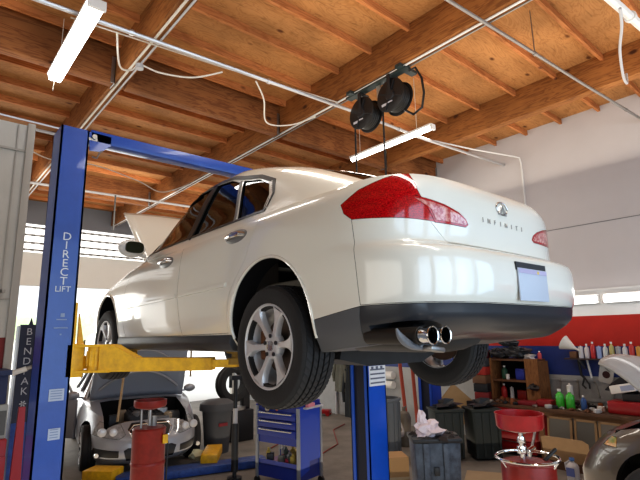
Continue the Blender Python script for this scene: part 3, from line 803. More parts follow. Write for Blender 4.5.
    m.build('underbody', mat('underbody_dark', (.03,.03,.032), .7, noise_amt=.4, nscale=8), C)
    m = MB()
    for sx in (-1, 1):
        for (a, b, r) in (((.3, .1, .2), (.66, 0, .13), .022), ((.25, -.25, .22), (.66, -.03, .11), .018), ((.3, .45, .2), (.68, .05, .2), .02)):
            m.tube([(sx*a[0], a[1], a[2]), (sx*b[0], b[1], b[2])], r, 8)
        m.tube([(sx*.52, -.02, .12), (sx*.52, -.02, .45)], .05, 12)
    m.build('rear_suspension', [mat('suspension_steel', (.10,.085,.07), .6, metal=.6, noise_amt=.5, nscale=15)], C)
    # mirror
    for sx in (-1, 1):
        m = MB(); m.ball((sx*.935, 2.0, 1.02), 1, 3, 0, sc=(.118, .075, .080)); m.bar((sx*.80, 2.04, .965), (sx*.88, 2.02, .985), .05, .035, bev=.01)
        mo = m.build('door_mirror', mat('mirror_housing', (.70,.69,.66), .3, coat=.5), fd if sx < 0 else fd2)
        # flat mirror glass facing back
        m = MB(); P = []
        for k in range(28):
            a = 2*pi*k/28; n = 3.2; P.append((sx*.935+.078*math.copysign(abs(cos(a))**(2/n), cos(a)), 1.02+.050*math.copysign(abs(sin(a))**(2/n), sin(a))))
        m.prism(P, 1.918, 1.935, 'xz'); m.build('mirror_glass', mat('mirror_dark', (.04,.045,.03), .08, metal=.3), mo)
    # hood, raised and hinged at the cowl
    h = bmesh.new(); prev = None; n = 14; ang = radians(43)
    for i in range(n+1):
        u = i/n; L_ = 1.02*u; row = []
        for k in range(n+1):
            v = k/n*2-1; w = .69*(1-.04*u**3)
            x = v*w; lift = .035*(1-v*v) - .06*u**4
            y = 2.34 + L_*cos(ang) - lift*sin(ang)*1.0; z = .955 + L_*sin(ang) + lift*cos(ang)
            row.append(h.verts.new((x, y, z)))
        if prev:
            for k in range(n): f = h.faces.new((prev[k], prev[k+1], row[k+1], row[k])); f.smooth = True
        prev = row
    m = MB(); m.join(h); ho = m.build('hood', PAINT, C)
    md = ho.modifiers.new('s', 'SOLIDIFY'); md.thickness = .02; md.offset = -1
    # interior
    INT = mat('interior_beige', (.22,.20,.17), .8); IND = mat('interior_dark', (.03,.03,.032), .8)
    for x in (-.37, .37):
        m = MB(); m.box((x-.24, .95, .40), (x+.24, 1.45, .58), bev=.05)
        m.box((x-.23, .86, .50), (x+.23, .98, 1.12), bev=.05); m.box((x-.13, .84, 1.13), (x+.13, .93, 1.30), bev=.035)
        m.tube([(x-.06,.89,1.05),(x-.06,.89,1.18)], .008, 8); m.tube([(x+.06,.89,1.05),(x+.06,.89,1.18)], .008, 8)
        m.build('front_seat', INT, C)
    m = MB(); m.box((-.62, -.05, .40), (.62, .42, .58), bev=.05); m.box((-.62, -.16, .5), (.62, .0, 1.08), bev=.05)
    for x in (-.36, .36): m.box((x-.13, -.13, 1.06), (x+.13, -.04, 1.20), bev=.03)
    m.build('rear_seat', INT, C)
    m = MB(); m.prism([(1.78,.66),(1.75,.90),(1.85,.955),(2.08,.95),(2.08,.6)], -.69, .69, 'yz', bev=.02); m.build('dashboard', IND, C)
    m = MB(); P = [(-.37+.18*cos(a*pi/12), 1.62+.05*sin(a*pi/12), .90+.17*sin(a*pi/12)) for a in range(25)]
    m.tube(P, .014, 8, cap=False); m.bar((-.54,1.62,.9), (-.2,1.62,.9), .02, .04); m.tube([(-.37,1.62,.9),(-.37,1.8,.82)], .03, 10)
    m.build('steering_wheel', IND, C)
    # dark headliner under the parcel shelf
    m = MB(); m.box((-.66, -.62, .975), (.66, -.12, .99)); m.build('parcel_shelf', IND, C)

    # ---------------- wheels
    def make_wheel(name):
        W_ = bpy.data.objects.new(name, None); COL.objects.link(W_); W_.parent = C
        # tyre cross-section (axis x ; outer face at -x)
        wdt = .108; R = .334
        prof = [(.222, -.100), (.235, -.106), (.262, -.112), (.290, -.1125), (.312, -.108), (.324, -.099), (.330, -.088)]
        gro = (-.055, -.018, .018, .055)
        for gx in gro:
            prof += [(R, gx-.007), (R-.008, gx-.005), (R-.008, gx+.005), (R, gx+.007)]
        prof += [(.330, .088), (.324, .099), (.312, .108), (.29, .1125), (.262, .112), (.235, .106), (.222, .100), (.205, .098), (.205, -.098)]
        m = MB(); m.lathe(prof, 72, (0,0,0), 'x', close=True)
        tread = mat('tread_rubber', (.022,.022,.024), .65)
        ty = m.build('tyre', RUB, W_, auto=25)
        # tread blocks: slanted ribs
        m = MB(); NB = 54
        for k in range(NB):
            a0 = 2*pi*k/NB
            for (xa, xb, sh) in ((-.094, -.060, .085), (-.050, -.023, .06), (-.013, .013, 0.04), (.023, .050, -.06), (.060, .094, -.085)):
                r0, r1 = R-.003, R+.0035
                if abs(xa) > .09 or abs(xb) > .09: r1 = R+.001
                w = 2*pi/NB*.36
                vs = []
                for (xx, aa) in ((xa, a0-w), (xb, a0-w+sh), (xb, a0+w+sh), (xa, a0+w)):
                    for r in (r0, r1): 
                        rr = r - (.004 if abs(xx) > .09 else 0)
                        vs.append((xx, rr*cos(aa), rr*sin(aa)))
                m._add(vs, [(0,2,4,6), (1,3,5,7), (0,2,3,1), (2,4,5,3), (4,6,7,5), (6,0,1,7)], 0, False)
        m.build('tread', tread, ty, auto=0, merge=False)
        # rim
        m = MB()
        m.lathe([(.232, -.100), (.232, -.108), (.224, -.110), (.219, -.104), (.214, -.085), (.200, -.06), (.195, .02), (.210, .09), (.232, .10), (.225, .10), (.2, .09)], 64, (0,0,0), 'x', cap=False)
        m.build('rim', ALLOY, W_)
        m = MB(); t = bmesh.new()
        for k in range(6):
            a = radians(60*k - 4)
            # spoke cross-sections from hub to rim: (r, halfwidth, x_front)
            secs = [(.045, .026, -.078), (.075, .020, -.086), (.105, .018, -.090), (.14, .020, -.094), (.17, .027, -.099), (.195, .040, -.104), (.218, .060, -.107)]
            prev = None
            for (r, hw, xf) in secs:
                pts = []
                for (tt, xx) in ((-1, xf+.035), (-1, xf+.012), (-.72, xf), (.72, xf), (1, xf+.012), (1, xf+.035)):
                    th_ = a + math.atan2(tt*hw, r); rr = math.hypot(r, tt*hw) if r < .15 else r + .001*abs(tt)
                    if r > .2: rr = min(rr, .222)
                    pts.append(t.verts.new((xx, rr*cos(th_), rr*sin(th_))))
                if prev:
                    for i in range(6): t.faces.new((prev[i], prev[(i+1) % 6], pts[(i+1) % 6], pts[i]))
                else: t.faces.new(pts[::-1])
                prev = pts
            t.faces.new(prev)
        bmesh.ops.recalc_face_normals(t, faces=t.faces[:])
        m.join(t, 0)
        m.lathe([(0, -.086), (.050, -.084), (.066, -.080), (.072, -.072), (.072, -.04), (0, -.04)], 40, (0,0,0), 'x')
        m.lathe([(0, -.094), (.020, -.093), (.027, -.092), (.028, -.082)], 28, (0,0,0), 'x', 2)
        for k in range(5):
            a = radians(90+72*k); cx_, cz_ = .054*cos(a), .054*sin(a)
            m.lathe([(0, -.083), (.0115, -.083), (.0115, -.088), (.009, -.0885), (0, -.0855)], 14, (-.003, cx_, cz_), 'x', 1)
        m.build('spokes', [ALLOY, BLACKP, mat('centre_cap', (.42,.42,.43), .25, metal=.8)], W_, auto=40)
        m = MB(); m.lathe([(0, .0), (.150, .0), (.150, .02), (.06, .02), (.06, .05), (0, .05)], 40, (-.01,0,0), 'x'); m.box((-.045, .06, -.08), (.05, .165, .09), 1, bev=.015)
        m.build('brake_disc', [mat('disc_steel', (.16,.13,.11), .4, metal=.8), RUST], W_)
        return W_
    w = make_wheel('rear_wheel'); w.location = (-.752, 0, .334-.147)
    def cp(src, name, loc, rz):
        r = dup(src, loc, rz); r.name = name; r.parent = C; return r
    r = cp(w, 'rear_wheel', (.752, 0, .334-.147), pi)
    r = cp(w, 'front_wheel', (-.752, 2.85, .334-.147), 0)
    r = cp(w, 'front_wheel', (.752, 2.85, .334-.147), pi)
    for o in C.children:
        pass
    return C
#%%STAGE2
def rod(m, pts, r, **k): m.tube(pts, r, 8, **k)
def fittings():
    # galvanised conduits under the beams
    def pipe(name, label, pts, r, mt, extra=None, cat='pipe'):
        zm = max(p[2] for p in pts)
        if name == 'conduit' and zm < 5.0:
            k = (5.012-r-1.9)/(zm-1.9); pts = [(p[0]*k, p[1]*k, 1.9+(p[2]-1.9)*k) for p in pts]; extra = [(q[0]*k, q[1]*k, 1.9+(q[2]-1.9)*k) for q in extra] if extra else None
            pts = [(min(p[0], 8.24), p[1], p[2]) for p in pts]
        if name == 'cable' and len(pts) > 3:
            P_ = [Vector(q) for q in pts]; P_ = [P_[0]]+P_+[P_[-1]]; pts = []
            for i in range(1, len(P_)-2):
                a, b, c, d = P_[i-1:i+3]
                for k in range(8):
                    t = k/8; pts.append(.5*((2*b)+(c-a)*t+(2*a-5*b+4*c-d)*t*t+(3*b-a-3*c+d)*t**3))
            pts.append(P_[-1])
        o = MB(); rod(o, pts, r)
        if extra:
            for q in extra: o.tube([(q[0]-.02, q[1], q[2]), (q[0]+.02, q[1], q[2])], r*1.35, 10)
        ob = o.build(name, mt); tag(ob, label, cat); return ob
    pipe('conduit', 'long galvanised pipe crossing the ceiling in front of the wrap light', [(-2, 4.52, 4.92), (.5, 4.52, 4.92), (4.25, 4.30, 4.90), (5.9, 4.28, 4.90), (8.2, 4.12, 4.90)], .024, GALV, [(1.4,4.47,4.92),(3.0,4.375,4.908),(5.3,4.285,4.9),(7.0,4.2,4.9)])
    pipe('cable', 'thin white cable above the long galvanised ceiling pipe', [(.9, 4.75, 5.02), (2.4, 4.62, 5.02), (4.2, 4.42, 5.03)], .009, WIRE)
    pipe('conduit', 'bare steel pipe crossing the ceiling at upper right', [(3.2, 2.19, 4.93), (4.67, 2.09, 4.93), (6.13, 2.0, 4.93), (8.2, 1.86, 4.93)], .018, STEEL, [(5.0,2.07,4.93),(7.4,1.91,4.93)])
    pipe('conduit', 'fat white pipe at the top right corner of the view', [(3.4, 1.22, 4.80), (5.1, 1.10, 4.80), (8.2, .9, 4.80)], .042, WHITEP, [(4.9,1.115,4.8)])
    pipe('cable', 'flexible grey conduit looping down from the fat white pipe', [(4.75, 1.15, 4.84), (5.0, 1.22, 4.80), (5.45, 1.38, 4.80), (5.9, 1.5, 4.72), (6.2, 1.55, 4.76), (6.35, 1.58, 4.95)], .014, GREYW)
    pipe('conduit', 'white pipe running under the hose reel beam', [(4.18, -3.5, 5.03), (4.18, 13.8, 5.03)], .013, WHITEP)
    pipe('cable', 'dark cable beside the white pipe under the hose reel beam', [(4.25, -3.5, 5.035), (4.25, 13.8, 5.035)], .009, STEEL)
    pipe('conduit', 'white pipe under the beam above the lift column', [(1.68, -3.5, 5.03), (1.68, 13.8, 5.03)], .014, WIRE)
    pipe('conduit', 'second white pipe under the beam above the lift column', [(1.745, -3.5, 5.035), (1.745, 13.8, 5.035)], .012, GREYW)
    pipe('conduit', 'far white pipe hanging behind the overhead lift beam', [(1.2, 10.35, 4.90), (2.54, 10.3, 4.90), (5.1, 10.15, 4.90)], .028, mat('dull_pipe', (.30,.29,.28), .6))
    pipe('conduit', 'grey pipe over the white partition', [(-3, 7.5, 4.90), (1.4, 7.58, 4.90)], .024, GREYW)
    pipe('conduit', 'second grey pipe over the white partition', [(-3, 7.1, 4.85), (1.35, 7.2, 4.85)], .018, GALV)
    pipe('conduit', 'white pipe bending down the plastered wall', [(6.2, 4.45, 5.03), (7.2, 4.22, 5.03), (8.1, 3.95, 5.03), (8.19, 3.88, 5.0), (8.21, 3.87, 4.9), (8.21, 3.87, 3.3)], .014, WHITEP)
    pipe('cable', 'slack white cable drooping between beams near the wrap light', [(1.30, 4.60, 4.95), (1.45, 4.95, 4.80), (1.62, 5.1, 4.88), (1.72, 5.1, 4.98), (1.9, 4.95, 4.88), (2.2, 4.75, 4.84), (2.5, 4.6, 4.95)], .010, WIRE)
    pipe('cable', 'thin cable drooping behind the lift column top', [(.95, 8.2, 4.9), (1.5, 8.6, 4.85), (2.2, 8.6, 4.9), (2.9, 8.4, 4.7), (3.4, 8.5, 4.6), (4.0, 8.6, 4.9)], .010, WIRE)
    pipe('cable', 'white cable sagging over the sedan roof by the hose reels', [(2.9, 4.5, 4.93), (3.15, 4.7, 4.85), (3.4, 5.0, 4.72), (3.8, 5.0, 4.80), (4.18, 4.9, 5.0)], .010, WIRE)
    pipe('hanging_rod', 'thin dark rod hanging from the far white pipe', [(3.1, 10.26, 4.9), (3.1, 10.26, 4.15)], .018, mat('dark_rod', (.05,.045,.04), .6), cat='rod')
    pipe('hanging_rod', 'thin dark rod holding the steel pipe at upper right', [(5.0, 2.07, 4.94), (5.0, 2.07, 5.47)], .007, STEEL, cat='rod')
    m = MB(); m.lathe([(.03, 0), (.045, .0), (.045, .05), (0, .05)], 16, (1.71, 5.1, 4.93)); tag(m.build('junction_box', GREYW), 'small grey junction box under the beam near the wrap light', 'junction box')
    # hose reels on their bracket
    br = thing('reel_bracket', 'dark steel bracket under the beam holding both hose reels', 'bracket', (4.22, 3.75, 5.0))
    m = MB(); m.box((-.05, -.52, .0), (.05, .50, .05)); m.box((-.12, -.50, .005), (.20, -.42, .045)); m.box((-.12, .34, .005), (.16, .42, .045))
    m.build('frame', mat('bracket_green_black', (.03,.045,.045), .5), br)
    m = MB(); m.box((.02, -.05, -.16), (.05, .01, .0)); m.box((.02, .26, -.16), (.05, .32, .0)); m.build('mount_plate', mat('bare_metal', (.5,.48,.44), .4, metal=.6), br)
    def reel(loc, label):
        R = thing('hose_reel', label, 'hose reel', loc)
        m = MB(); 
        for x in (-.085, .085): m.lathe([(.03, x-.005), (.205, x-.005), (.215, x), (.205, x+.005), (.03, x+.005)], 40, (0,0,0), 'x', close=True)
        m.build('flange', mat('reel_black', (.014,.014,.015), .35), R)
        m = MB()
        for q in range(5):
            x = -.065+q*.032
            m.tube([(x, .165*cos(a*pi/18), .165*sin(a*pi/18)) for a in range(37)], .017, 8, cap=False)
        m.build('coiled_hose', BLACK, R)
        m = MB(); m.lathe([(0,-.11),(.06,-.11),(.07,-.09),(.07,.09),(.06,.11),(0,.11)], 24, (0,0,0), 'x')
        for k in range(4):
            a = k*pi/2+.4; m.bar((-.092, 0, 0), (-.092, .19*cos(a), .19*sin(a)), .012, .03, up=(1,0,0))
        m.build('hub', BLACKP, R)
        m = MB(); m.bar((-.11, 0, 0), (-.11, 0, .27), .05, .012, up=(1,0,0)); m.bar((-.11, 0, .27), (.05, 0, .27), .05, .012); m.build('arm', BLACKP, R)
        m = MB(); m.box((-.105, .05, -.12), (-.1, .13, -.09)); m.box((-.105, -.04, -.10), (-.1, .03, -.085)); m.build('decal', mat('decal_white', (.45,.45,.5), .5), R)
        m = MB(); m.tube([(.0, .20, -.05), (.0, .205, -.25), (.0, .205, -1.6)], .012, 8); m.build('hanging_hose', BLACK, R)
        return R
    reel((4.26, 3.98, 4.70), 'black hose reel on the ceiling bracket, the one farther from the trunk')
    reel((4.28, 3.50, 4.76), 'black hose reel on the ceiling bracket with a loose loop beside it')
    m = MB(); m.tube([(4.25, 3.24, 4.98), (4.27, 3.16, 5.0), (4.30, 3.10, 4.85), (4.30, 3.08, 4.65), (4.30, 3.12, 4.48), (4.30, 3.25, 4.44), (4.30, 3.38, 4.55)], .014, 8)
    tag(m.build('hose', BLACK), 'loose black hose loop hanging beside the hose reels', 'hose')
    # outside
    m = MB(); m.box((-12, 24, 0), (20, 24.3, 2.7)); tag(m.build('boundary_wall', mat('white_wall_sun_glow', (.85,.83,.80), .8, emit=(1,.98,.95), es=.9)), 'bright white boundary wall across the yard', 'wall', kind='structure')  # sunlight on this wall is put in as emission
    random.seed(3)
    gm = mat('hedge_green_glow', (.50,.60,.36), .8, noise_amt=.4, nscale=3, emit=(.8,.95,.65), es=.75)  # leaves emit a pale glow to imitate overexposed daylight
    for i in range(7):
        x = -4 + i*2.5; m = MB()
        for q in range(26):
            a = random.random()*2*pi; r = random.random()*.75
            m.ball((x+r*cos(a), 22.8+.4*r*sin(a), 2.0+random.random()*.9), .16+.14*random.random(), 1, jit=.5)
        m.tube([(x, 22.8, 0), (x, 22.8, 2.1)], .05, 8, mi=1)
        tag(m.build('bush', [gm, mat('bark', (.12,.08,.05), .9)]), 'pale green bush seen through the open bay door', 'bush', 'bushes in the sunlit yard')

def ring_car(root, p):
    """a plainer car: p holds tables; local +y forward, origin under the front axle"""
    NS = 120; bm = bmesh.new(); rows = []
    ths = []
    for k in range(NS):
        u = k/NS*4; q = int(u); f = u-q; g = f**2/(f**2+(1-f)**2); ths.append((q+.4*f+.6*g)*pi/2)
    zr = [.16,.2,.25,.3,.35,.4,.45,.5,.55,.6,.65,.7,.75,.8,.85,.9,.93,.955]
    yc = p['yc']
    def P(z0, th, kx=1, ky=1):
        w, f, r = smooth_tab(p['W'], z0), smooth_tab(p['F'], z0), smooth_tab(p['R'], z0)
        c, s = cos(th), sin(th); n = p.get('nf', 3.6) if s > 0 else 4.5
        return w*math.copysign(abs(c)**(2/n), c), yc + ((f-yc) if s > 0 else (yc-r))*math.copysign(abs(s)**(2/n), s)
    for z0 in zr:
        row = []
        for th in ths:
            x, y = P(z0, th); zs = smooth_tab(p['Z'], y)
            row.append(bm.verts.new((x, y, z0 if z0 < .35 else .35+(z0-.35)/(.955-.35)*(zs-.35))))
        rows.append(row)
    for k in (.98,.95,.9,.8,.6,.35,.1):
        row = []
        for th in ths:
            x, y = P(.955, th); zs = smooth_tab(p['Z'], y); y2 = yc+(y-yc)*(1-(1-k)*.8)
            row.append(bm.verts.new((x*k, y2, zs+(smooth_tab(p['Z'], y2)+p['crown']-zs)*min(1, (1-k**4)*1.1))))
        rows.append(row)
    for a, b in zip(rows, rows[1:]):
        for i in range(NS): j = (i+1) % NS; bm.faces.new((a[i], a[j], b[j], b[i])).smooth = True
    bm.faces.new(rows[-1]); bm.faces.new(rows[0][::-1])
    mats = [p['paint'], DARKIN]
    body = tmp(bm, mats)
    def cutter(fn):
        m = MB(); fn(m)
        for f in m.bm.faces: f.material_index = 1
        return tmp(m, mats)
    def arches(m):
        for yy in (0, -p['wb']):
            m.lathe([(0, -1.3), (p['ar'], -1.3), (p['ar'], -.45), (0, -.45)], 40, (0, yy, p['ac']), 'x')
            m.lathe([(0, .45), (p['ar'], .45), (p['ar'], 1.3), (0, 1.3)], 40, (0, yy, p['ac']), 'x')
    a = cutter(arches); b = cutter(lambda m: m.box((-p['bw'], p['by0'], .42), (p['bw'], p['by1'], 1.4)))
    c = cutter(lambda m: m.box((-.70, p['cy0'], .35), (.70, p['cy1'], 1.4)))
    fc = [q if isinstance(q, tuple) else (q, .3, 1.4) for q in p['front_cuts']]
    ex = [cutter(lambda m, q=q: m.prism(q[0], q[1], q[2], 'xz')) for q in fc]
    me = boolean(body, [(o, 'DIFFERENCE') for o in (a, b, c)])
    base = bpy.data.objects.new('t', me); COL.objects.link(base)
    me2 = boolean(base, [(o, 'DIFFERENCE') for o in ex])
    link('body_shell', me2, mats, root, 35)
    for i, (q, d0, d1) in enumerate(fc):
        nm, mt = p['front_names'][i]
        cc = cutter(lambda m: m.prism(shrink(q, .004), d0+.004 if d0 > .35 else d0, d1-.004, 'xz'))
        if mt: 
            mm = boolean(base, [(cc, 'INTERSECT')]); mm.materials.clear()
            for f in mm.polygons: f.material_index = 0
            link(nm, mm, mt, root, 35)
        kill(cc)
    kill(body, base, a, b, c, *ex)

def plain_wheel(root, name, loc, R=.32, spokes=5, flip=1):
    W_ = bpy.data.objects.new(name, None); COL.objects.link(W_); W_.parent = root; W_.location = loc; W_.rotation_euler = (0, 0, 0 if flip > 0 else pi)
    m = MB(); m.lathe([(.20,-.10),(.23,-.108),(R-.05,-.11),(R-.015,-.10),(R,-.08),(R,-.03),(R-.008,-.025),(R-.008,-.015),(R,-.01),(R,.03),(R-.008,.035),(R,.045),(R,.08),(R-.02,.10),(.22,.105),(.2,.09)], 48, (0,0,0), 'x', close=True); m.build('tyre', RUB, W_)
    m = MB(); m.lathe([(.222,-.10),(.222,-.108),(.21,-.10),(.19,-.05),(.19,.08)], 40, (0,0,0), 'x', cap=False)
    for k in range(spokes*2):
        a = 2*pi*k/(spokes*2); m.bar((-.085, .04*cos(a), .04*sin(a)), (-.098, .215*cos(a), .215*sin(a)), .030, .02, up=(1,0,0), bev=.004)
    m.lathe([(0,-.10),(.05,-.098),(.055,-.08),(0,-.07)], 24, (0,0,0), 'x'); m.build('rim', ALLOY, W_)
    m = MB(); m.lathe([(0,-.03),(.15,-.03),(.15,-.01),(0,-.01)], 28, (0,0,0), 'x'); m.build('brake_disc', STEEL, W_)
    return W_

def other_cars():
    # ---- silver saloon facing the camera on the floor lift
    th = radians(168.5)
    S = thing('sedan', 'silver sedan parked nose-on under the white car with its hood up', 'car', (3.02, 7.9, 0), th)
    p = dict(paint=SILV, yc=-1.4, wb=2.76, ar=.365, ac=.33, nf=3.4, crown=.05, bw=.60, by0=-.42, by1=.50, cy0=-2.9, cy1=-.95,
        W=[(.16,.80),(.25,.86),(.35,.885),(.6,.89),(.8,.865),(.955,.83)],
        F=[(.16,.70),(.22,.79),(.30,.82),(.42,.80),(.55,.79),(.62,.775),(.72,.73),(.85,.62),(.955,.48)],
        R=[(.16,-3.4),(.3,-3.62),(.6,-3.68),(.9,-3.6),(.955,-3.5)],
        Z=[(-3.7,.93),(-2.5,.96),(-1.0,.92),(-.5,.88),(0,.82),(.4,.74),(.7,.66),(.85,.62)],
        front_cuts=[[(-.76,.545),(-.42,.50),(-.33,.55),(-.38,.675),(-.66,.715),(-.76,.715)], [(.76,.545),(.42,.50),(.33,.55),(.38,.675),(.66,.715),(.76,.715)], [(-.765,.55),(-.95,.60),(-.95,.70),(-.765,.715)], [(.765,.55),(.95,.60),(.95,.70),(.765,.715)],
            [(-.25,.52),(-.04,.50),(-.02,.65),(-.06,.69),(-.24,.685),(-.30,.61)], [(.25,.52),(.04,.50),(.02,.65),(.06,.69),(.24,.685),(.30,.61)],
            [(-.32,.22),(.32,.22),(.36,.36),(.30,.39),(-.30,.39),(-.36,.36)], [(-.76,.27),(-.42,.27),(-.42,.36),(-.72,.38)], [(.76,.27),(.42,.27),(.42,.36),(.72,.38)]],
        front_names=[('headlamp', mat('headlamp_glass', (.42,.44,.46), .08, coat=1, noise_amt=.5, nscale=16)), ('headlamp', _m['headlamp_glass']), ('turn_signal', mat('amber_lens', (.55,.24,.05), .15, coat=1)), ('turn_signal', _m['amber_lens']), ('grille', mat('grille_dark', (.02,.02,.022), .4)), ('grille', _m['grille_dark']), ('air_intake', _m['grille_dark']), ('air_intake', _m['grille_dark']), ('air_intake', _m['grille_dark'])])
    ring_car(S, p)
    for sx in (-1, 1):
        for (x, r) in ((.50, .052), (.64, .058)):
            m = MB(); m.lathe([(0, .0), (r*.6, .0), (r, -.012), (r, -.03), (0, -.03)], 24, (sx*x, .745 if x < .6 else .672, .61), 'y'); m.build('headlamp_ring', ALLOY, S)
    for sx in (-1, 1):
        P = []
        for a_, b_ in ((.25,.52),(.04,.50),(.02,.65),(.06,.69),(.24,.685),(.30,.61),(.25,.52)):
            w_, f_ = smooth_tab(p['W'], b_), smooth_tab(p['F'], b_); P.append((sx*a_, p['yc']+(f_-p['yc'])*(1-(a_/w_)**3.4)**(1/3.4)+.002, b_))
        m = MB(); m.tube(P, .009, 6); m.build('grille_surround', CHROME, S)
        m = MB(); m.lathe([(0,0),(.028,0),(.032,-.02),(0,-.02)], 20, (sx*.70, .72, .325), 'y'); m.build('fog_lamp', CHROME, S)
        for (yy, nm) in ((0, 'front_wheel'), (-2.76, 'rear_wheel')): plain_wheel(S, nm, (sx*.76, yy, .32), .32, 5, -sx)
    # engine bay contents
    m = MB(); random.seed(5)
    m.box((-.28, -.35, .42), (.25, .30, .76), bev=.04)
    for k in range(9): m.box((-.22+k*.05, -.3, .76), (-.20+k*.05, .26, .775))
    m.build('engine', mat('engine_black', (.03,.03,.033), .5, noise_amt=.4, nscale=12), S)
    for i in range(12):
        x, y = random.uniform(-.52, .52), random.uniform(-.36, .44); z = .66+random.random()*.1; w = .05+.06*random.random()
        if abs(x) < .3 and abs(y) < .3: z = .76
        m = MB()
        if i % 3: m.box((x-w, y-w*.7, .5), (x+w, y+w*.7, z+.02), bev=.012)
        else: m.lathe([(0, .5), (w*.6, .5), (w*.6, z+.03), (w*.3, z+.05), (0, z+.05)], 16, (x, y, 0))
        m.build(['reservoir', 'battery_box', 'fuse_box', 'air_duct'][i % 4], [mat('bay_grey', (.16,.16,.16), .5), mat('bay_tan', (.32,.26,.18), .5), BLACKP, STEEL][i % 4], S)
    # raised hood
    h = bmesh.new(); prev = None; n = 12; ang = radians(58)
    for i in range(n+1):
        u = i/n; L_ = 1.15*u; row = []
        for k in range(n+1):
            v = k/n*2-1; w = .74*(1-.10*u**2); lift = .05*(1-v*v)-.10*u**3
            row.append(h.verts.new((v*w, -.60 + L_*cos(ang) - lift*sin(ang), .93 + L_*sin(ang) + lift*cos(ang))))
        if prev:
            for k in range(n): h.faces.new((prev[k], prev[k+1], row[k+1], row[k])).smooth = True
        prev = row
    m = MB(); m.join(h); ho = m.build('hood', mat('hood_blue_grey', (.34,.38,.45), .45, metal=.1), S); md = ho.modifiers.new('s', 'SOLIDIFY'); md.thickness = .03
    for L0, w0_ in ((.20, .62), (.62, .56)):
        P = []
        for k in range(17):
            v = k/8-1; L_ = L0+.30*(1-v*v); P.append((v*w0_, -.60+L_*cos(ang)+.035*sin(ang)+.02, .93+L_*sin(ang)-.035*cos(ang)+.05*(1-v*v)*cos(ang)))
        m = MB(); m.tube(P, .022, 8); m.build('hood_bracing', SILV, ho)
    m = MB(); m.tube([(.42, .42, .70), (.30, .05, 1.62)], .018, 8); m.build('hood_prop', mat('wooden_prop', (.42,.30,.17), .7), S)
    # cabin
    bmx = MB(); 
    V = [(-.80,-3.05,.93),(.80,-3.05,.93),(.78,-.85,.90),(-.78,-.85,.90),(-.58,-2.55,1.40),(.58,-2.55,1.40),(.56,-1.50,1.40),(-.56,-1.50,1.40)]
    t = bmesh.new(); vs = [t.verts.new(v) for v in V]
    for f in ((0,1,5,4),(1,2,6,5),(2,3,7,6),(3,0,4,7),(4,5,6,7)): t.faces.new([vs[i] for i in f])
    bmesh.ops.bevel(t, geom=t.edges[:], offset=.05, segments=3, affect='EDGES')
    bmx.join(t); bmx.build('cabin', mat('cabin_dark_glass', (.03,.035,.04), .08, coat=1), S)
    m = MB(); m.prism([(-2.6,1.385),(-1.45,1.385),(-1.55,1.43),(-2.0,1.45),(-2.5,1.43)], -.56, .56, 'yz', bev=.02)
    for sx in (-1, 1):
        m.tube([(sx*.79,-.88,.91),(sx*.575,-1.5,1.40),(sx*.59,-2.55,1.40),(sx*.80,-3.05,.94)], .032, 8); m.tube([(sx*.80,-1.95,.93),(sx*.60,-2.0,1.40)], .03, 8)
    m.build('roof', SILV, S)
    for sx in (-1, 1):
        m = MB(); m.ball((sx*.97, -.98, .98), 1, 2, sc=(.11,.06,.07)); m.bar((sx*.80,-1.0,.93),(sx*.92,-.98,.95), .04, .03); m.build('door_mirror', SILV, S)
    # left door hanging open (on the side away from the lift column)
    m = MB(); m.box((-.03, -1.05, .30), (.03, 0, .92), bev=.02); m.tube([(0,-.02,.9),(0,-.35,1.36),(0,-.95,1.36),(0,-1.03,.92)], .022, 8)
    d = m.build('open_door', SILV, S); d.location = (.90, -.95, .0); d.rotation_euler = (0, 0, radians(48))

    # ---- grey-brown crossover at right, nose away, hood up
    G = thing('crossover_car', 'grey brown car at the right edge with a raised hood and amber marker', 'car', (5.97, 1.47, 0))
    BR = mat('grey_brown_paint', (.11,.092,.075), .35, metal=.3, coat=.7)
    p = dict(paint=BR, yc=-1.4, wb=2.65, ar=.43, ac=.40, nf=3.2, crown=.05, bw=.62, by0=-.22, by1=.42, cy0=-2.9, cy1=-1.0,
        W=[(.16,.80),(.25,.86),(.35,.90),(.7,.915),(.9,.90),(.955,.87)],
        F=[(.16,.74),(.22,.86),(.30,.90),(.55,.90),(.65,.87),(.8,.80),(.9,.70),(.955,.60)],
        R=[(.16,-3.3),(.3,-3.5),(.9,-3.5),(.955,-3.45)],
        Z=[(-3.7,1.08),(-2.5,1.08),(-1.0,1.06),(-.3,1.03),(.2,.98),(.5,.90),(.8,.76),(.95,.66)],
        front_cuts=[[(-.30,.50),(.30,.50),(.36,.70),(-.36,.70)], ([(-.62,.79),(-1.0,.81),(-1.0,.875),(-.62,.885)], .38, .62), ([(.62,.79),(1.0,.81),(1.0,.875),(.62,.885)], .38, .62)], front_names=[('grille', _m['grille_dark']), ('corner_lamp', mat('amber_green_reflection', (.60,.26,.06), .12, coat=1, noise_amt=.7, nscale=14, col2=(.22,.34,.14))), ('corner_lamp', _m['amber_green_reflection'])])  # green in the lamp noise paints reflections onto the amber lens
    ring_car(G, p)
    for sx in (-1, 1):
        for (yy, nm) in ((0, 'front_wheel'), (-2.65, 'rear_wheel')): plain_wheel(G, nm, (sx*.79, yy, .36), .36, 5, -sx)
    h = bmesh.new(); prev = None; n = 14; ang = radians(43)
    for i in range(n+1):
        u = i/n; L_ = 1.0*u; row = []
        for k in range(n+1):
            v = k/n*2-1; w = .70*(1-.10*u**3); lift = .07*(1-v*v)-.16*u**4
            row.append(h.verts.new((v*w, -.22 + L_*cos(ang) - lift*sin(ang)*.6 - .10*u**2*v*v, 1.01 + L_*sin(ang) + lift*cos(ang))))
        if prev:
            for k in range(n): h.faces.new((prev[k], prev[k+1], row[k+1], row[k])).smooth = True
        prev = row
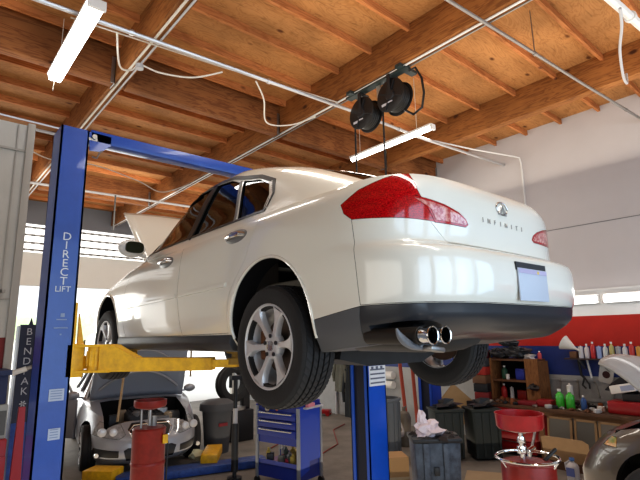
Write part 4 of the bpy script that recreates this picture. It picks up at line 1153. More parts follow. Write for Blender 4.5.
    m = MB(); m.join(h); ho = m.build('hood', mat('hood_light_silver', (.36,.35,.335), .5, coat=.2), G); md = ho.modifiers.new('s', 'SOLIDIFY'); md.thickness = .025
    m = MB(); m.box((-.40, -.35, .45), (.4, .28, .86), bev=.05); m.build('engine', _m['engine_black'], G)
    m = MB(); m.prism([(-3.3,1.05),(-2.9,1.62),(-1.6,1.66),(-.75,1.05)], -.74, .74, 'yz', bev=.06); m.build('cabin', _m['cabin_dark_glass'], G)
    m = MB(); m.prism([(-2.95,1.62),(-1.62,1.64),(-1.8,1.70),(-2.8,1.69)], -.68, .68, 'yz', bev=.02); m.build('roof', BR, G)

def tyre_mesh(m, c, R, w, axis='x'):
    m.lathe([(R*.6,-w*.45),(R*.72,-w*.5),(R*.9,-w*.5),(R,-w*.36),(R,-w*.1),(R*.97,-w*.08),(R*.97,w*.08),(R,w*.1),(R,w*.36),(R*.9,w*.5),(R*.72,w*.5),(R*.6,w*.45)], 40, c, axis, close=True)

def floor_things():
    # ---- blue tool cart
    c = thing('tool_cart', 'blue rolling tool cart with three drawers under the rear wheel', 'tool cart', (3.90, 5.02, 0), .22)
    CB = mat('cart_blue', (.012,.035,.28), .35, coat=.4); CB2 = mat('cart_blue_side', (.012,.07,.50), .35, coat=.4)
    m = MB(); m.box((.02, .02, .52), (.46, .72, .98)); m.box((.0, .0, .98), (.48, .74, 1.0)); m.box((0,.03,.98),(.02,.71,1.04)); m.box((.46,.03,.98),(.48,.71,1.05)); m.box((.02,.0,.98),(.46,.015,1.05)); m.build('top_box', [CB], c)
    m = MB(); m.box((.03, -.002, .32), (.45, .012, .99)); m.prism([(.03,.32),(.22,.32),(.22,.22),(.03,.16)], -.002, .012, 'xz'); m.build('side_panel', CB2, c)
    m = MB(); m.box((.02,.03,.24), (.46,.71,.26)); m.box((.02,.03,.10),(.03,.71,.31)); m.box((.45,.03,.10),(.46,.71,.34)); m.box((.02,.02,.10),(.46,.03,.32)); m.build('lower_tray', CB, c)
    for (x, y) in ((.0,.0),(.46,.0),(.0,.71),(.46,.71)):
        m = MB(); m.box((x-.005, y-.01, .08), (x+.03, y+.03, .98), bev=.004); m.build('post', mat('cart_grey_post', (.32,.34,.38), .4, metal=.4), c)
        m = MB(); m.lathe([(0,-.015),(.045,-.015),(.045,.015),(0,.015)], 20, (x+.012, y+.01, .045), 'x'); m.bar((x+.01,y+.01,.05),(x+.01,y+.01,.09), .04, .02); m.build('caster', BLACKP, c)
    for k, z in enumerate((.87, .765, .66)):
        m = MB(); m.box((-.012, .04, z-.045), (.02, .70, z+.048), bev=.004); d = m.build('drawer', CB, c)
        m = MB(); m.box((-.035, .09, z+.022), (-.012, .66, z+.040), bev=.005); m.build('handle', mat('drawer_pull', (.62,.62,.60), .25, metal=.8), d)
    m = MB(); m.lathe([(0,-.002),(.04,-.002),(.04,.0),(0,.0)], 24, (-.013, .52, .955), 'x'); m.lathe([(0,-.002),(.025,-.002),(.025,.0),(0,.0)], 6, (-.013, .35, .955), 'x', mi=1); m.build('sticker', [mat('sticker_tan', (.35,.33,.28), .6), mat('sticker_orange', (.45,.10,.04), .6)], c)
    m = MB(); m.box((.1, -.06, .965), (.46, .0, .985)); m.box((.14,-.055,.985),(.28,-.005,1.03), 1); m.build('side_tray', [mat('tray_grey', (.5,.5,.52), .5), mat('tray_pink', (.65,.25,.3), .6)], c)
    random.seed(11)
    cols = [((.6,.05,.12),'red'), ((.5,.5,.48),'grey'), ((.05,.05,.06),'black'), ((.55,.42,.1),'yellow'), ((.4,.38,.3),'tan'), ((.1,.14,.12),'dark green')]
    for k in range(16):
        col, nm = cols[k % 6]; x = .12+.28*random.random(); y = .10+.54*(k/15)
        m = MB(); r = .025+.02*random.random(); hgt = .07+.10*random.random()
        if k % 2: m.lathe([(0,0),(r,0),(r,hgt*.7),(r*.4,hgt*.85),(r*.4,hgt),(0,hgt)], 14, (0,0,0))
        else: m.box((-r*1.4,-r*1.2,0),(r*1.4,r*1.2,hgt*.7), bev=.008)
        o = m.build('spray_can' if k % 2 else 'parts_box', mat('clutter_'+nm.replace(' ','_'), col, .5)); 
        p = Matrix.Rotation(.22, 3, 'Z') @ Vector((x, y, .261)); o.location = (3.90+p.x, 5.02+p.y, p.z); o.rotation_euler = (0,0,random.random()*3)
        tag(o, ('small %s can standing in the lower tray of the blue tool cart' if k % 2 else 'small %s box in the lower tray of the blue tool cart') % nm, 'can' if k % 2 else 'box', 'clutter in the tray of the tool cart')
    m = MB(); m.ball((4.24, 5.20, 1.05), .1, 2, sc=(1.2,1,.6), jit=.6); tag(m.build('rag', mat('grey_rag', (.3,.3,.3), .9)), 'crumpled grey rag on the blue tool cart', 'rag')
    # ---- dark red waste oil drum, left
    D = thing('oil_drain', 'dark red upright oil drainer in front of the silver sedan', 'oil drainer', (1.93, 4.86, 0))
    m = MB(); m.lathe([(0,.06),(.14,.06),(.155,.10),(.155,1.02),(.16,1.03),(.15,1.045),(.04,1.05),(0,1.05)], 36); m.lathe([(.156,.35),(.162,.36),(.162,.38),(.156,.39)], 36); m.lathe([(.156,.7),(.162,.71),(.162,.73),(.156,.74)], 36); m.build('tank', DRED, D)
    m = MB(); m.lathe([(0,1.21),(.05,1.21),(.145,1.235),(.155,1.25),(.155,1.30),(.148,1.30),(.145,1.26),(.05,1.235),(0,1.235)], 36); m.build('bowl', DRED, D)
    m = MB(); m.tube([(0,0,1.06),(0,0,1.22)], .018, 12); m.tube([(-.09,-.02,1.02),(-.09,-.02,1.22)], .012, 8); m.tube([(.05,.02,1.05),(.05,.02,1.14)], .03, 10); m.build('riser_pipe', STEEL, D)
    m = MB(); m.box((.08,-.15,.90),(.13,-.125,.98)); m.build('label_plate', YEL, D)
    m = MB(); m.tube([(.12,-.05,1.05),(.15,-.10,.9),(.155,-.08,.4),(.14,-.06,.1)], .008, 6); m.build('sight_hose', BLACK, D)
    for k in range(3):
        a = k*2.09; m = MB(); m.lathe([(0,-.015),(.03,-.015),(.03,.015),(0,.015)], 14, (.12*cos(a), .12*sin(a), .03), 'x'); m.bar((.12*cos(a), .12*sin(a), .04),(.12*cos(a), .12*sin(a), .08),.02,.02); m.build('caster', BLACKP, D)
    # ---- red drum with wide pan, right
    D = thing('oil_drain', 'bright red wide drain pan on a chrome riser over a red drum', 'oil drainer', (4.28, 2.24, 0))
    m = MB(); m.lathe([(0,.05),(.21,.05),(.225,.08),(.225,.74),(.215,.77),(.06,.80),(0,.80)], 40); m.build('drum', DRED, D)
    m = MB(); m.lathe([(0,1.02),(.07,1.02),(.185,1.05),(.20,1.07),(.205,1.17),(.21,1.18),(.20,1.18),(.193,1.08),(.07,1.04),(0,1.04)], 48, (-.02,.03,0)); m.build('pan', RED, D)
    m = MB(); m.tube([(-.02,.03,.78),(-.02,.03,1.03)], .022, 12); m.lathe([(0,.84),(.04,.84),(.045,.87),(.04,.90),(0,.90)], 16, (-.02,.03,0)); m.lathe([(0,.93),(.032,.93),(.036,.95),(.03,.98),(0,.98)], 16, (-.02,.03,0)); m.tube([(-.02,.03,.87),(-.12,.0,.87)], .014, 8); m.tube([(.04,.0,.80),(.04,.0,.86),(.1,-.02,.88)], .02, 10); m.build('riser_pipe', CHROME, D)
    m = MB(); m.tube([(.26*cos(a*pi/20), .26*sin(a*pi/20), .81) for a in range(41)], .012, 8, cap=False)
    for a in (0.6, 2.7, 4.8): m.tube([(.26*cos(a), .26*sin(a), .81), (.21*cos(a), .21*sin(a), .74)], .010, 6)
    m.build('ring_handle', CHROME, D)
    m = MB(); m.tube([(.10,-.1,.78),(.22,-.15,.86),(.30,-.05,.78),(.27,.1,.6),(.25,.1,.3)], .016, 8); m.build('drain_hose', BLACK, D)
    for k in range(3):
        a = k*2.09; m = MB(); m.lathe([(0,-.015),(.03,-.015),(.03,.015),(0,.015)], 14, (.17*cos(a), .17*sin(a), .03), 'x'); m.build('caster', BLACKP, D)
    # ---- wheelie trash can
    T = thing('trash_can', 'round grey lidded trash can beside the silver sedan', 'trash can', (4.22, 7.68, 0))
    m = MB(); m.lathe([(0,.0),(.20,.0),(.255,.70),(.27,.71),(.27,.74),(.245,.74),(.19,.03),(0,.03)], 36); m.build('body', mat('can_grey', (.075,.08,.09), .6), T)
    m = MB(); m.lathe([(0,.86),(.20,.84),(.285,.79),(.30,.74),(.30,.68),(.275,.68),(.27,.75),(0,.80)], 36); m.build('lid', _m['can_grey'], T)
    m = MB(); m.box((-.10,-.252,.44),(.06,-.232,.49)); m.build('red_stripe', mat('dull_red', (.22,.02,.03), .6), T)
    # ---- tyre changer & tyre
    T = thing('tyre_changer', 'black tyre machine column between trash can and rear wheel', 'tyre changer', (4.95, 8.25, 0))
    m = MB(); m.box((-.22,-.2,0),(.25,.2,.55), bev=.02); m.box((.10,-.07,.5),(.24,.07,1.35), bev=.01); m.bar((.17,0,1.3),(-.18,0,1.32), .08, .08); m.tube([(-.15,0,1.35),(-.15,0,.95)], .03, 10); m.build('cabinet', BLACKP, T)
    m = MB(); m.lathe([(0,.55),(.2,.55),(.2,.60),(0,.60)], 24, (-.05,0,0)); m.build('turntable', STEEL, T)
    m = MB(); tyre_mesh(m, (4.72, 8.02, 1.05), .33, .2, 'y'); o = m.build('tyre', RUB); tag(o, 'loose black tyre propped upright on the tyre machine', 'tyre')
    m = MB(); m.lathe([(0,0),(.10,0),(.10,.03),(0,.03)], 20); m.tube([(0,0,.02),(0,0,1.35)], .028, 12); m.tube([(0,0,.72),(0,0,.92)], .034, 12, mi=1); m.tube([(0,0,.1),(0,0,.72)], .05, 12); m.box((-.08,-.03,1.30),(.08,.03,1.36))
    o = m.build('pole_jack', [BLACKP, GREYW]); o.location = (3.62, 6.08, 0); tag(o, 'tall black pole jack with a white collar beside the tool cart', 'jack')
    # ---- low frame lift under the silver car
    L = thing('floor_lift', 'low blue runner with yellow arms on the floor before the silver sedan', 'car lift', (3.1, 6.7, 0))
    m = MB(); m.bar((-.75,.30,.06),(1.25,-.28,.06), .30, .10, bev=.01); m.build('runner', BLUED, L)
    for (a, b, w) in (((-1.0,.62,.13),(-.72,.30,.13),.30), ((.45,-.02,.16),(.85,.55,.16),.24)):
        m = MB(); m.bar(a, b, w, .13, bev=.012); m.build('yellow_arm', YEL, L)
    m = MB(); m.ball((3.66, 7.22, .12), .12, 2, sc=(1.2,.8,.7), jit=.7); tag(m.build('rag', mat('pale_rag', (.6,.6,.42), .9)), 'crumpled pale rag on the floor by the yellow lift arm', 'rag')
    # ---- lettered post at left
    P = thing('lift_post', 'short dark blue post with vertical lettering left of the tall column', 'post', (1.0, 5.8, 0))
    m = MB(); m.box((-.10,-.02,0),(.16,.22,2.05), bev=.004); m.box((-.2,-.1,0),(.25,.3,.02)); m.build('column', BLUED, P)
    m = MB(); m.box((-.105,-.045,1.1),(.065,-.021,2.06)); m.prism([(-.03,2.06),(.01,2.06),(-.01,2.13)], -.04, -.025, 'xz'); cv = m.build('letter_cover', mat('cover_navy', (.012,.014,.04), .5), P)
    z = 1.985
    for ch in 'BENDPAK':
        text(ch, .10, (-.02, -.048, z), (pi/2,0,0), mat('letter_grey', (.42,.42,.46), .5), 'letter', cv, extrude=.001); z -= .098
    m = MB()
    for k in range(3): 
        a = k*pi/3; m.bar((-.02-.03*cos(a), -.048, z-.02-.03*sin(a)), (-.02+.03*cos(a), -.048, z-.02+.03*sin(a)), .012, .002, up=(0,1,0))
    m.build('star_mark', _m['letter_grey'], cv)
    m = MB(); m.tube([(-.02,-.06,1.62),(.10,-.07,1.66)], .02, 8); m.tube([(-.14,-.06,1.58),(-.02,-.07,1.62)], .026, 8, mi=1); m.build('air_fitting', [STEEL, WHITEP], P)
    # ---- junk along the partition
    C = thing('tool_cabinet', 'dark red cabinet against the partition at the left edge', 'cabinet', (.45, 4.98, 0))
    m = MB(); m.box((-.55,-.20,0),(.28,.17,1.12), bev=.01); m.prism([(.30,.0),(.42,.0),(.385,1.36),(.34,1.36)], -.22, -.18, 'xz'); m.build('body', mat('cabinet_red', (.30,.012,.02), .4), C)
    for k in range(4): m = MB(); m.box((-.5,-.215,.14+k*.22),(.28,-.2,.33+k*.22), bev=.004); d = m.build('drawer', _m['cabinet_red'], C); m = MB(); m.box((-.3,-.23,.3+k*.22),(.1,-.215,.315+k*.22)); m.build('handle', STEEL, d)
    m = MB(); m.box((-.22,-.17,0),(.20,.17,.26), bev=.01); m.box((-.24,-.19,.23),(.22,.19,.27)); o = m.build('storage_crate', mat('crate_blue', (.02,.03,.09), .5)); o.location = (.50, 4.98, 1.391); tag(o, 'dark blue plastic crate on top of the parts bin at left edge', 'crate')
    m = MB(); m.box((-.24,-.17,0),(.22,.17,.27), bev=.01)
    for k in range(5): m.box((-.2+k*.09,-.175,.03),(-.15+k*.09,-.17,.22), 1)
    o = m.build('parts_bin', [mat('bin_pale', (.33,.34,.33), .6), mat('bin_slot', (.1,.1,.1), .6)]); o.location = (.50, 4.98, 1.12); tag(o, 'pale slotted parts bin on the dark red cabinet', 'bin')
    # ---- grey bin with rag near the middle
    B = thing('waste_bin', 'scuffed blue grey square bin with a white rag hanging over it', 'bin', (4.34, 3.28, 0), -.72)
    GB = mat('scuffed_blue_grey', (.085,.11,.15), .55, noise_amt=.6, nscale=9, col2=(.03,.035,.05))
    m = MB(); m.prism([(-.20,.02),(.20,.02),(.235,.82),(-.235,.82)], -.18, .18, 'xz', bev=.015); m.build('body', GB, B)
    m = MB(); m.box((-.25,-.20,.80),(.25,.20,.845), bev=.012)
    for k in range(9):
        a = k*.7; m.ball((.22*cos(a), .18*sin(a), .84), .06, 1, sc=(1,1,.5), jit=.8)
    m.build('bag_rim', BLACKP, B)
    for x in (-.12, .08): m = MB(); m.box((x-.03,-.205,.05),(x+.03,-.178,.80), bev=.005); m.build('rib', GB, B)
    m = MB(); m.box((-.05,-.215,.50),(.0,-.195,.58), bev=.004); m.build('latch', BLACKP, B)
    m = MB(); m.ball((4.30, 3.30, .90), .11, 3, sc=(1.4,1.0,.8), jit=.9); m.ball((4.24, 3.34, 1.0), .07, 3, sc=(.7,.7,1.3), jit=.6); tag(m.build('rag', mat('white_pink_rag', (.72,.64,.68), .9)), 'white and pink rag heaped on the blue grey bin', 'rag')
    m = MB(); m.box((-.20,-.16,0),(.20,.16,.42)); m.box((-.2,-.165,.17),(.2,-.16,.2), 1); m.prism([(-.2,.42),(-.3,.50),(-.29,.51),(-.19,.43)], -.15, .15, 'xz'); o = m.build('cardboard_box', [mat('cardboard', (.42,.26,.12), .8), mat('tape', (.5,.4,.25), .4)]); o.location = (4.75, 4.28, 0); o.rotation_euler = (0,0,-.6); tag(o, 'brown cardboard box behind the blue grey bin', 'box')
    m = MB(); m.lathe([(0,0),(.19,0),(.21,.84),(.235,.85),(.235,.89),(.20,.89),(.18,.02),(0,.02)], 28)
    for k in range(14): a = k*2*pi/14; m.bar((.2*cos(a),.2*sin(a),.05),(.215*cos(a),.215*sin(a),.82), .02, .012)
    o = m.build('trash_can', mat('ribbed_grey', (.12,.135,.15), .6)); o.location = (6.0, 5.42, 0); tag(o, 'ribbed dark grey can just right of the far lift post', 'trash can')
    # ---- second blue post, gas bottle, bars
    P = thing('lift_post', 'blue lift post standing behind the hanging far rear wheel', 'post', (6.95, 5.25, 0), .1)
    m = MB(); c_column(m, -.16, .14, -.12, .14, 3.1, -1); m.box((-.25,-.25,0),(.25,.25,.02)); m.build('column', mat('post_blue', (.01,.055,.36), .4), P)
    m = MB(); m.box((-.13,-.09,.02),(.12,.12,3.0)); m.build('channel_shade', _m['channel_shade_dark'], P)  # dark filler imitates the shaded hollow of this open post
    for i, (a, b) in enumerate((((7.50,6.25,0),(7.18,6.12,1.55)), ((7.62,6.1,0),(7.38,5.98,1.45)))):
        m = MB(); m.tube([a, b], .035, 10); m.tube([Vector(a)+Vector((-.1,0,.02)), Vector(a)+Vector((.1,0,.02))], .02, 8); tag(m.build('pipe', mat('red_brown_bar', (.38,.07,.04), .5)), ['rusty red bar leaning up, nearer the far lift post', 'rusty red bar leaning up, nearer the second blue post'][i], 'bar')
    m = MB(); m.lathe([(0,0),(.11,0),(.12,.03),(.12,.46),(.09,.54),(.03,.58),(.03,.64),(0,.64)], 24); m.tube([(0,0,.6),(.06,0,.64)], .015, 8)
    o = m.build('gas_cylinder', mat('dull_bottle', (.20,.17,.13), .5, noise_amt=.4, nscale=6)); o.location = (6.75, 5.70, 0); tag(o, 'dull brown gas cylinder at the foot of the red bars', 'cylinder')
    m = MB()
    for k in range(3): m.tube([(6.45+.13*cos(a*pi/12)*(1-.1*k), 5.62+.1*sin(a*pi/12), .35+.13*sin(a*pi/12)+.03*k) for a in range(25)], .014, 8)
    tag(m.build('hose', mat('pale_hose', (.42,.38,.36), .5)), 'coiled pale hose near the gas cylinder', 'hose')
    m = MB(); m.box((-.25,-.2,0),(.25,.2,.40), bev=.02); m.box((-.2,-.22,.1),(.2,-.2,.3), 1); o = m.build('compressor_box', [BLACKP, DRED]); o.location = (6.62, 6.15, 0); tag(o, 'black machine box behind the coiled hose', 'machine')
    # coloured coil on wall
    for k, (col, nm, dx) in enumerate((((.65,.03,.02),'red',0), ((.75,.55,.05),'yellow',.14))):
        m = MB()
        for q in range(4): m.tube([(8.232-.02*q, 7.15+dx+(.17-.02*q)*cos(a*pi/12)*(1-k*.4), 1.48+(.17-.02*q)*sin(a*pi/12)*(1-k*.4)) for a in range(25)], .016, 6)
        tag(m.build('air_hose', mat('coil_'+nm, col, .5)), 'coiled %s air hose hung on the back of the right wall' % nm, 'hose')
    for k, (z, y) in enumerate(((1.00, 7.28), (.80, 7.28))):
        m = MB(); m.lathe([(0,-.14),(.08,-.14),(.08,.14),(0,.14)], 20, (8.175, y, z), 'y'); tag(m.build('paper_roll', WHITEP), ['white paper roll on the wall, the upper one', 'white paper roll on the wall, the lower one'][k], 'paper roll')
    # coats
    for k, (y, col, z0) in enumerate(((8.78, (.16,.16,.13), .55), (8.45, (.03,.035,.04), .0))):
        random.seed(k); t = bmesh.new(); n = 12; rows = []
        H_ = .80 if k == 0 else 1.15
        for i in range(n+1):
            u = i/n; w = .12+.10*min(1, u*2.2)-(.03*u); row = []
            for q in range(n*2):
                a = 2*pi*q/(n*2); row.append(t.verts.new((8.13+.06*cos(a)*(1+.3*sin(a*5+u*3)), y+w*sin(a)*(1+.12*sin(a*4+u*5)), z0+H_*(1-u))))
            rows.append(row)
        for a, b in zip(rows, rows[1:]):
            for q in range(n*2): t.faces.new((a[q], a[(q+1) % (n*2)], b[(q+1) % (n*2)], b[q])).smooth = True
        t.faces.new(rows[0]); t.faces.new(rows[-1]); m = MB(); m.join(t)
        for s_ in (-1, 1): m.tube([(8.12, y+s_*.12, z0+H_-.06), (8.11, y+s_*.22, z0+H_*.5), (8.11, y+s_*.20, z0+H_*.28)], [.05,.05,.04], 10)
        tag(m.build('coat', mat('coat_%d' % k, col, .9, noise_amt=.4)), ['olive grey jacket hanging on the far right wall', 'long black coat hanging beside the olive jacket'][k], 'coat')
    m = MB(); m.box((8.20, 8.2, 1.36), (8.25, 9.2, 1.40)); 
    for y in (8.45, 8.62, 8.78): m.tube([(8.2, y, 1.38), (8.12, y, 1.37), (8.11, y, 1.41)], .010, 6)
    tag(m.build('coat_rail', GREYW), 'hook rail above the hanging coats', 'rail')
    m = MB(); m.box((8.22, 7.6, 1.17), (8.25, 9.6, 1.20)); m.tube([(8.22, 9.05, 0), (8.22, 9.05, 1.6)], .03, 8); tag(m.build('wall_batten', GREYW), 'pale batten and pipe on the wall behind the tool cart', 'batten')
    # red scooter/jack near coats
    m = MB(); m.box((-.12,-.2,.05),(.12,.2,.14), bev=.02); m.tube([(0,.1,.12),(0,.25,.5)], .02, 8)
    for s_ in (-1,1): m.lathe([(0,-.02),(.05,-.02),(.05,.02),(0,.02)], 14, (s_*.1, -.15, .05), 'x')
    o = m.build('trolley_jack', RED); o.location = (7.85, 9.15, 0); o.rotation_euler = (0,0,.6); tag(o, 'small red trolley jack on the floor left of the coats', 'jack')

def bottle(m, r, h, col=0, cap=1, c=(0,0,0)):
    m.lathe([(0,0),(r*.9,0),(r,.01),(r,h*.62),(r*.85,h*.72),(r*.35,h*.82),(r*.35,h*.9),(0,h*.9)], 18, c, mi=col)
    m.lathe([(0,h*.88),(r*.42,h*.88),(r*.42,h),(0,h)], 14, c, mi=cap)

def bench_things():
    # ---- workbench
    W_ = thing('workbench', 'long cluttered workbench along the right wall', 'workbench', (7.85, 3.0, 0))
    m = MB(); m.box((-.42,-2.2,.70),(.37,1.55,.745), bev=.006); m.build('bench_top', mat('bench_wood', (.13,.065,.035), .7, noise_amt=.5, nscale=6), W_)
    for y in (-2.1, -.6, .62): 
        for x in (-.38, .30): m = MB(); m.box((x, y, 0), (x+.06, y+.06, .70)); m.build('leg', mat('bench_leg', (.22,.12,.06), .7), W_)
    m = MB(); m.box((-.36,-2.1,.16),(.33,.6,.19)); m.build('lower_shelf', _m['bench_leg'], W_)
    m = MB(); m.box((-.36,-.7,.70),(-.30,.65,.64)); m.build('apron', _m['bench_leg'], W_)
    # red roll cabinet under the bench
    C = thing('roll_cabinet', 'red tool cabinet under the bench below the wooden shelf unit', 'cabinet', (7.72, 4.15, 0))
    m = MB(); m.box((-.33,-.44,.06),(.33,.39,.695), bev=.01); m.build('body', mat('cab_red', (.34,.012,.016), .35, coat=.4), C)
    for k in range(4):
        m = MB(); m.box((-.345,-.41,.10+k*.145),(-.33,.36,.23+k*.145), bev=.004); d = m.build('drawer', _m['cab_red'], C); m = MB(); m.box((-.36,-.3,.21+k*.145),(-.345,.3,.222+k*.145)); m.build('handle', STEEL, d)
    for (x,y) in ((-.28,-.38),(.28,-.38),(-.28,.38),(.28,.38)): m = MB(); m.lathe([(0,-.015),(.04,-.015),(.04,.015),(0,.015)], 14, (x,y,.04), 'x'); m.build('caster', BLACKP, C)
    # wooden shelf unit on the bench
    S = thing('shelf_unit', 'rough wooden open shelf unit standing on the workbench', 'shelf', (7.95, 4.17, .746))
    WD = wood_mat('shelf_fir', (.32,.15,.06), (.20,.085,.035), (.12,.05,.02), 'z', 2.0)
    m = MB(); m.box((-.15,.40,0),(.2,.44,.70)); m.build('side_panel', WD, S)
    m = MB(); m.box((-.16,-.42,0),(.2,-.38,.66)); m.box((-.17,-.42,0),(-.15,-.20,.70)); m.build('side_panel', WD, S)
    for z in (.0, .32, .66): m = MB(); m.box((-.15,-.38,z),(.2,.40,z+.03)); m.build('shelf', mat('shelf_brown', (.17,.08,.04), .7, noise_amt=.3), S)
    m = MB(); m.box((.19,-.4,0),(.2,.42,.66)); m.build('back_panel', DARKIN, S)
    random.seed(21)
    def small(name, x, y, z, label, cat, mt, shape, sz, group=None, rz=0):
        m = MB()
        if shape == 'bottle': bottle(m, sz[0], sz[1]); mts = [mt, WHITEP]
        elif shape == 'box': m.box((-sz[0]/2,-sz[1]/2,0),(sz[0]/2,sz[1]/2,sz[2]), bev=min(sz)*.12); mts = [mt]
        elif shape == 'can': m.lathe([(0,0),(sz[0],0),(sz[0],sz[1]*.9),(sz[0]*.8,sz[1]*.93),(sz[0]*.3,sz[1]*.94),(sz[0]*.3,sz[1]),(0,sz[1])], 16); mts = [mt]
        else: m.ball((0,0,sz[0]*.55), sz[0], 2, sc=(1,1.2,.7), jit=1.2); m.tube([(0,0,sz[0]*.5),(sz[0]*1.2,0,sz[0]*.4)], sz[0]*.3, 8); mts = [mt]
        o = m.build(name, mts); o.location = (x, y, z); o.rotation_euler = (0,0,rz); return tag(o, label, cat, group)
    c_ = lambda n, col, r=.5: mat('paint_'+n, col, r)
    small('oil_bottle', 7.95, 4.42, 1.096, 'dark green bottle on the wooden shelf unit, upper bay', 'bottle', c_('dgreen', (.03,.10,.06)), 'bottle', (.05,.22))
    small('glass_jar', 7.88, 4.33, 1.096, 'small white jar in the upper bay of the shelf unit', 'jar', WHITEP, 'can', (.03,.09))
    small('parts_box', 7.95, 4.12, 1.096, 'blue box in the upper bay of the shelf unit', 'box', c_('blue', (.03,.05,.35)), 'box', (.12,.16,.18))
    small('parts_box', 7.95, 3.92, 1.096, 'black box in the upper bay of the shelf unit', 'box', BLACKP, 'box', (.12,.14,.14))
    small('oil_bottle', 7.92, 4.44, .777, 'red bottle in the lower bay of the shelf unit', 'bottle', c_('red', (.35,.02,.02)), 'bottle', (.05,.24))
    small('spray_can', 7.92, 4.30, .777, 'pale can in the lower bay of the shelf unit', 'can', GREYW, 'can', (.032,.2))
    small('parts_box', 7.95, 4.12, .777, 'dark red box in the lower bay of the shelf unit', 'box', DRED, 'box', (.12,.16,.15))
    small('drill', 7.76, 3.84, .98, 'black power drill hanging on the shelf unit board', 'drill', BLACKP, 'lump', (.07,))
    # black bags on top
    for k, (y, z, r) in enumerate(((4.42, 1.53, .15), (4.15, 1.55, .17), (4.27, 1.70, .12))):
        m = MB(); m.ball((7.90, y, z), r, 3, sc=(1, 1.35, .55), jit=.5); m.tube([(7.8,y-r,z),(7.78,y,z+r*.6),(7.8,y+r,z)], .012, 6)
        tag(m.build('bag', mat('black_bag', (.03,.032,.036), .55)), ['black tool bag on the shelf unit, on the side by the bins', 'black tool bag on the shelf unit, on the side by the funnel', 'black tool bag topping the heap on the shelf unit'][k], 'bag')
    small('bottle', 7.95, 3.78, 1.437, 'small red bottle with white cap on top of the shelf unit', 'bottle', c_('pinkred', (.55,.08,.08)), 'bottle', (.03,.13))
    m = MB(); m.ball((7.9, 3.93, 1.47), .07, 2, sc=(1,1.4,.8), jit=.8); tag(m.build('rag', mat('light_rag', (.55,.53,.52), .9)), 'pale rag on top of the wooden shelf unit', 'rag')
    # bench clutter
    for k, y in enumerate((3.41, 3.26)): small('soda_bottle', 7.68, y, .746, ['green soda bottle on the bench, nearer the wooden shelf unit', 'green soda bottle on the bench, nearer the red toolbox'][k], 'bottle', mat('green_plastic', (.07,.52,.06), .25, coat=.5), 'bottle', (.062,.27))
    small('spray_bottle', 7.70, 3.08, .746, 'blue bottle on the bench right of the green ones', 'bottle', c_('blueb', (.05,.13,.35)), 'bottle', (.04,.2))
    small('cap_jar', 7.9, 3.34, .746, 'white capped jar behind the green bottles', 'jar', WHITEP, 'can', (.045,.34))
    small('parts_tray', 7.68, 3.62, .746, 'red plastic tray on the bench beside the green bottles', 'tray', c_('trayred', (.30,.015,.02)), 'box', (.2,.22,.10))
    small('parts_tray', 7.66, 3.88, .746, 'long dark red tray on the bench in front of the shelf unit', 'tray', c_('trayred2', (.25,.02,.03)), 'box', (.2,.3,.06))
    small('tape_roll', 7.72, 2.86, .746, 'white tape roll on the bench near the blue bottle', 'tape roll', WHITEP, 'can', (.05,.07))
    small('toolbox', 7.75, 2.35, .746, 'red toolbox on the bench behind the raised silver hood', 'toolbox', _m['cab_red'], 'box', (.34,.75,.17))
    small('toolbox', 7.80, 2.30, .916, 'slim dark toolbox stacked on the red toolbox', 'toolbox', BLACKP, 'box', (.28,.5,.10))
    m = MB(); m.prism([(2.15,1.02),(2.85,1.02),(2.72,1.15),(2.45,1.33),(2.3,1.3)], 7.85, 8.1, 'yz', bev=.03); tag(m.build('bag', mat('black_canvas', (.02,.02,.024), .8)), 'black canvas bag on the toolboxes under the gasket plate', 'bag')
    m = MB(); m.box((-.07,-.16,0),(.07,.16,.11), bev=.008); m.box((-.071,-.15,.02),(-.07,.02,.09), 1); o = m.build('carton', [WHITEP, mat('carton_print', (.35,.4,.55), .5)]); o.location = (7.72, 2.52, 1.03); o.rotation_euler = (-.2,0,0); tag(o, 'white carton tilted on the toolboxes below the raised hood', 'carton')
    random.seed(33)
    kinds = [('pliers', STEEL), ('engine_part', mat('greasy_part', (.06,.055,.05), .5, metal=.4)), ('spark_plug_box', c_('box_white', (.5,.5,.5))), ('oil_filter', c_('filter_orange', (.28,.09,.03))), ('socket_case', BLACKP), ('wire_coil', RUST)]
    taken = [(7.68,3.41,.07),(7.68,3.26,.07),(7.70,3.08,.05),(7.9,3.34,.06),(7.68,3.62,.15),(7.66,3.80,.13),(7.66,3.94,.13),(7.72,2.86,.06)]
    for k in range(84):
        nm, mt = kinds[k % 6]
        for tr in range(200):
            y = 2.78+random.random()*1.72; x = 7.50+random.random()*.62
            if y > 3.72 and x > 7.72: continue
            if all(math.hypot(x-a, y-b) > c+.045 for a, b, c in taken): break
        else: continue
        taken.append((x, y, .045))
        sh = ('lump','lump','box','can','box','lump')[k % 6]; s_ = .024+.014*random.random()
        small(nm, x, y, .746, 'small %s among the clutter on the bench' % nm.replace('_', ' '), nm.replace('_', ' '), mt, sh, {'lump': (s_*1.2,), 'box': (s_*2, s_*2.4, s_*1.5), 'can': (s_*.9, s_*2.6)}[sh], 'small clutter on the workbench', random.random()*3)
    for k in range(5):
        y = 4.78+.07*k; m = MB(); h_ = .45+.12*(k % 3); m.tube([(8.22, y-.02, 1.55), (8.19, y-.035, 1.55-h_*.5), (8.2, y-.02, 1.57-h_), (8.2, y, 1.55-h_), (8.2, y+.02, 1.57-h_), (8.19, y+.035, 1.55-h_*.5), (8.22, y+.02, 1.55)], .010, 6)
        m.tube([(8.25, y, 1.55), (8.19, y, 1.56)], .008, 6); tag(m.build('drive_belt', BLACK), 'black drive belt hanging on the wall beyond the wooden shelf unit', 'belt', 'drive belts on the right wall')
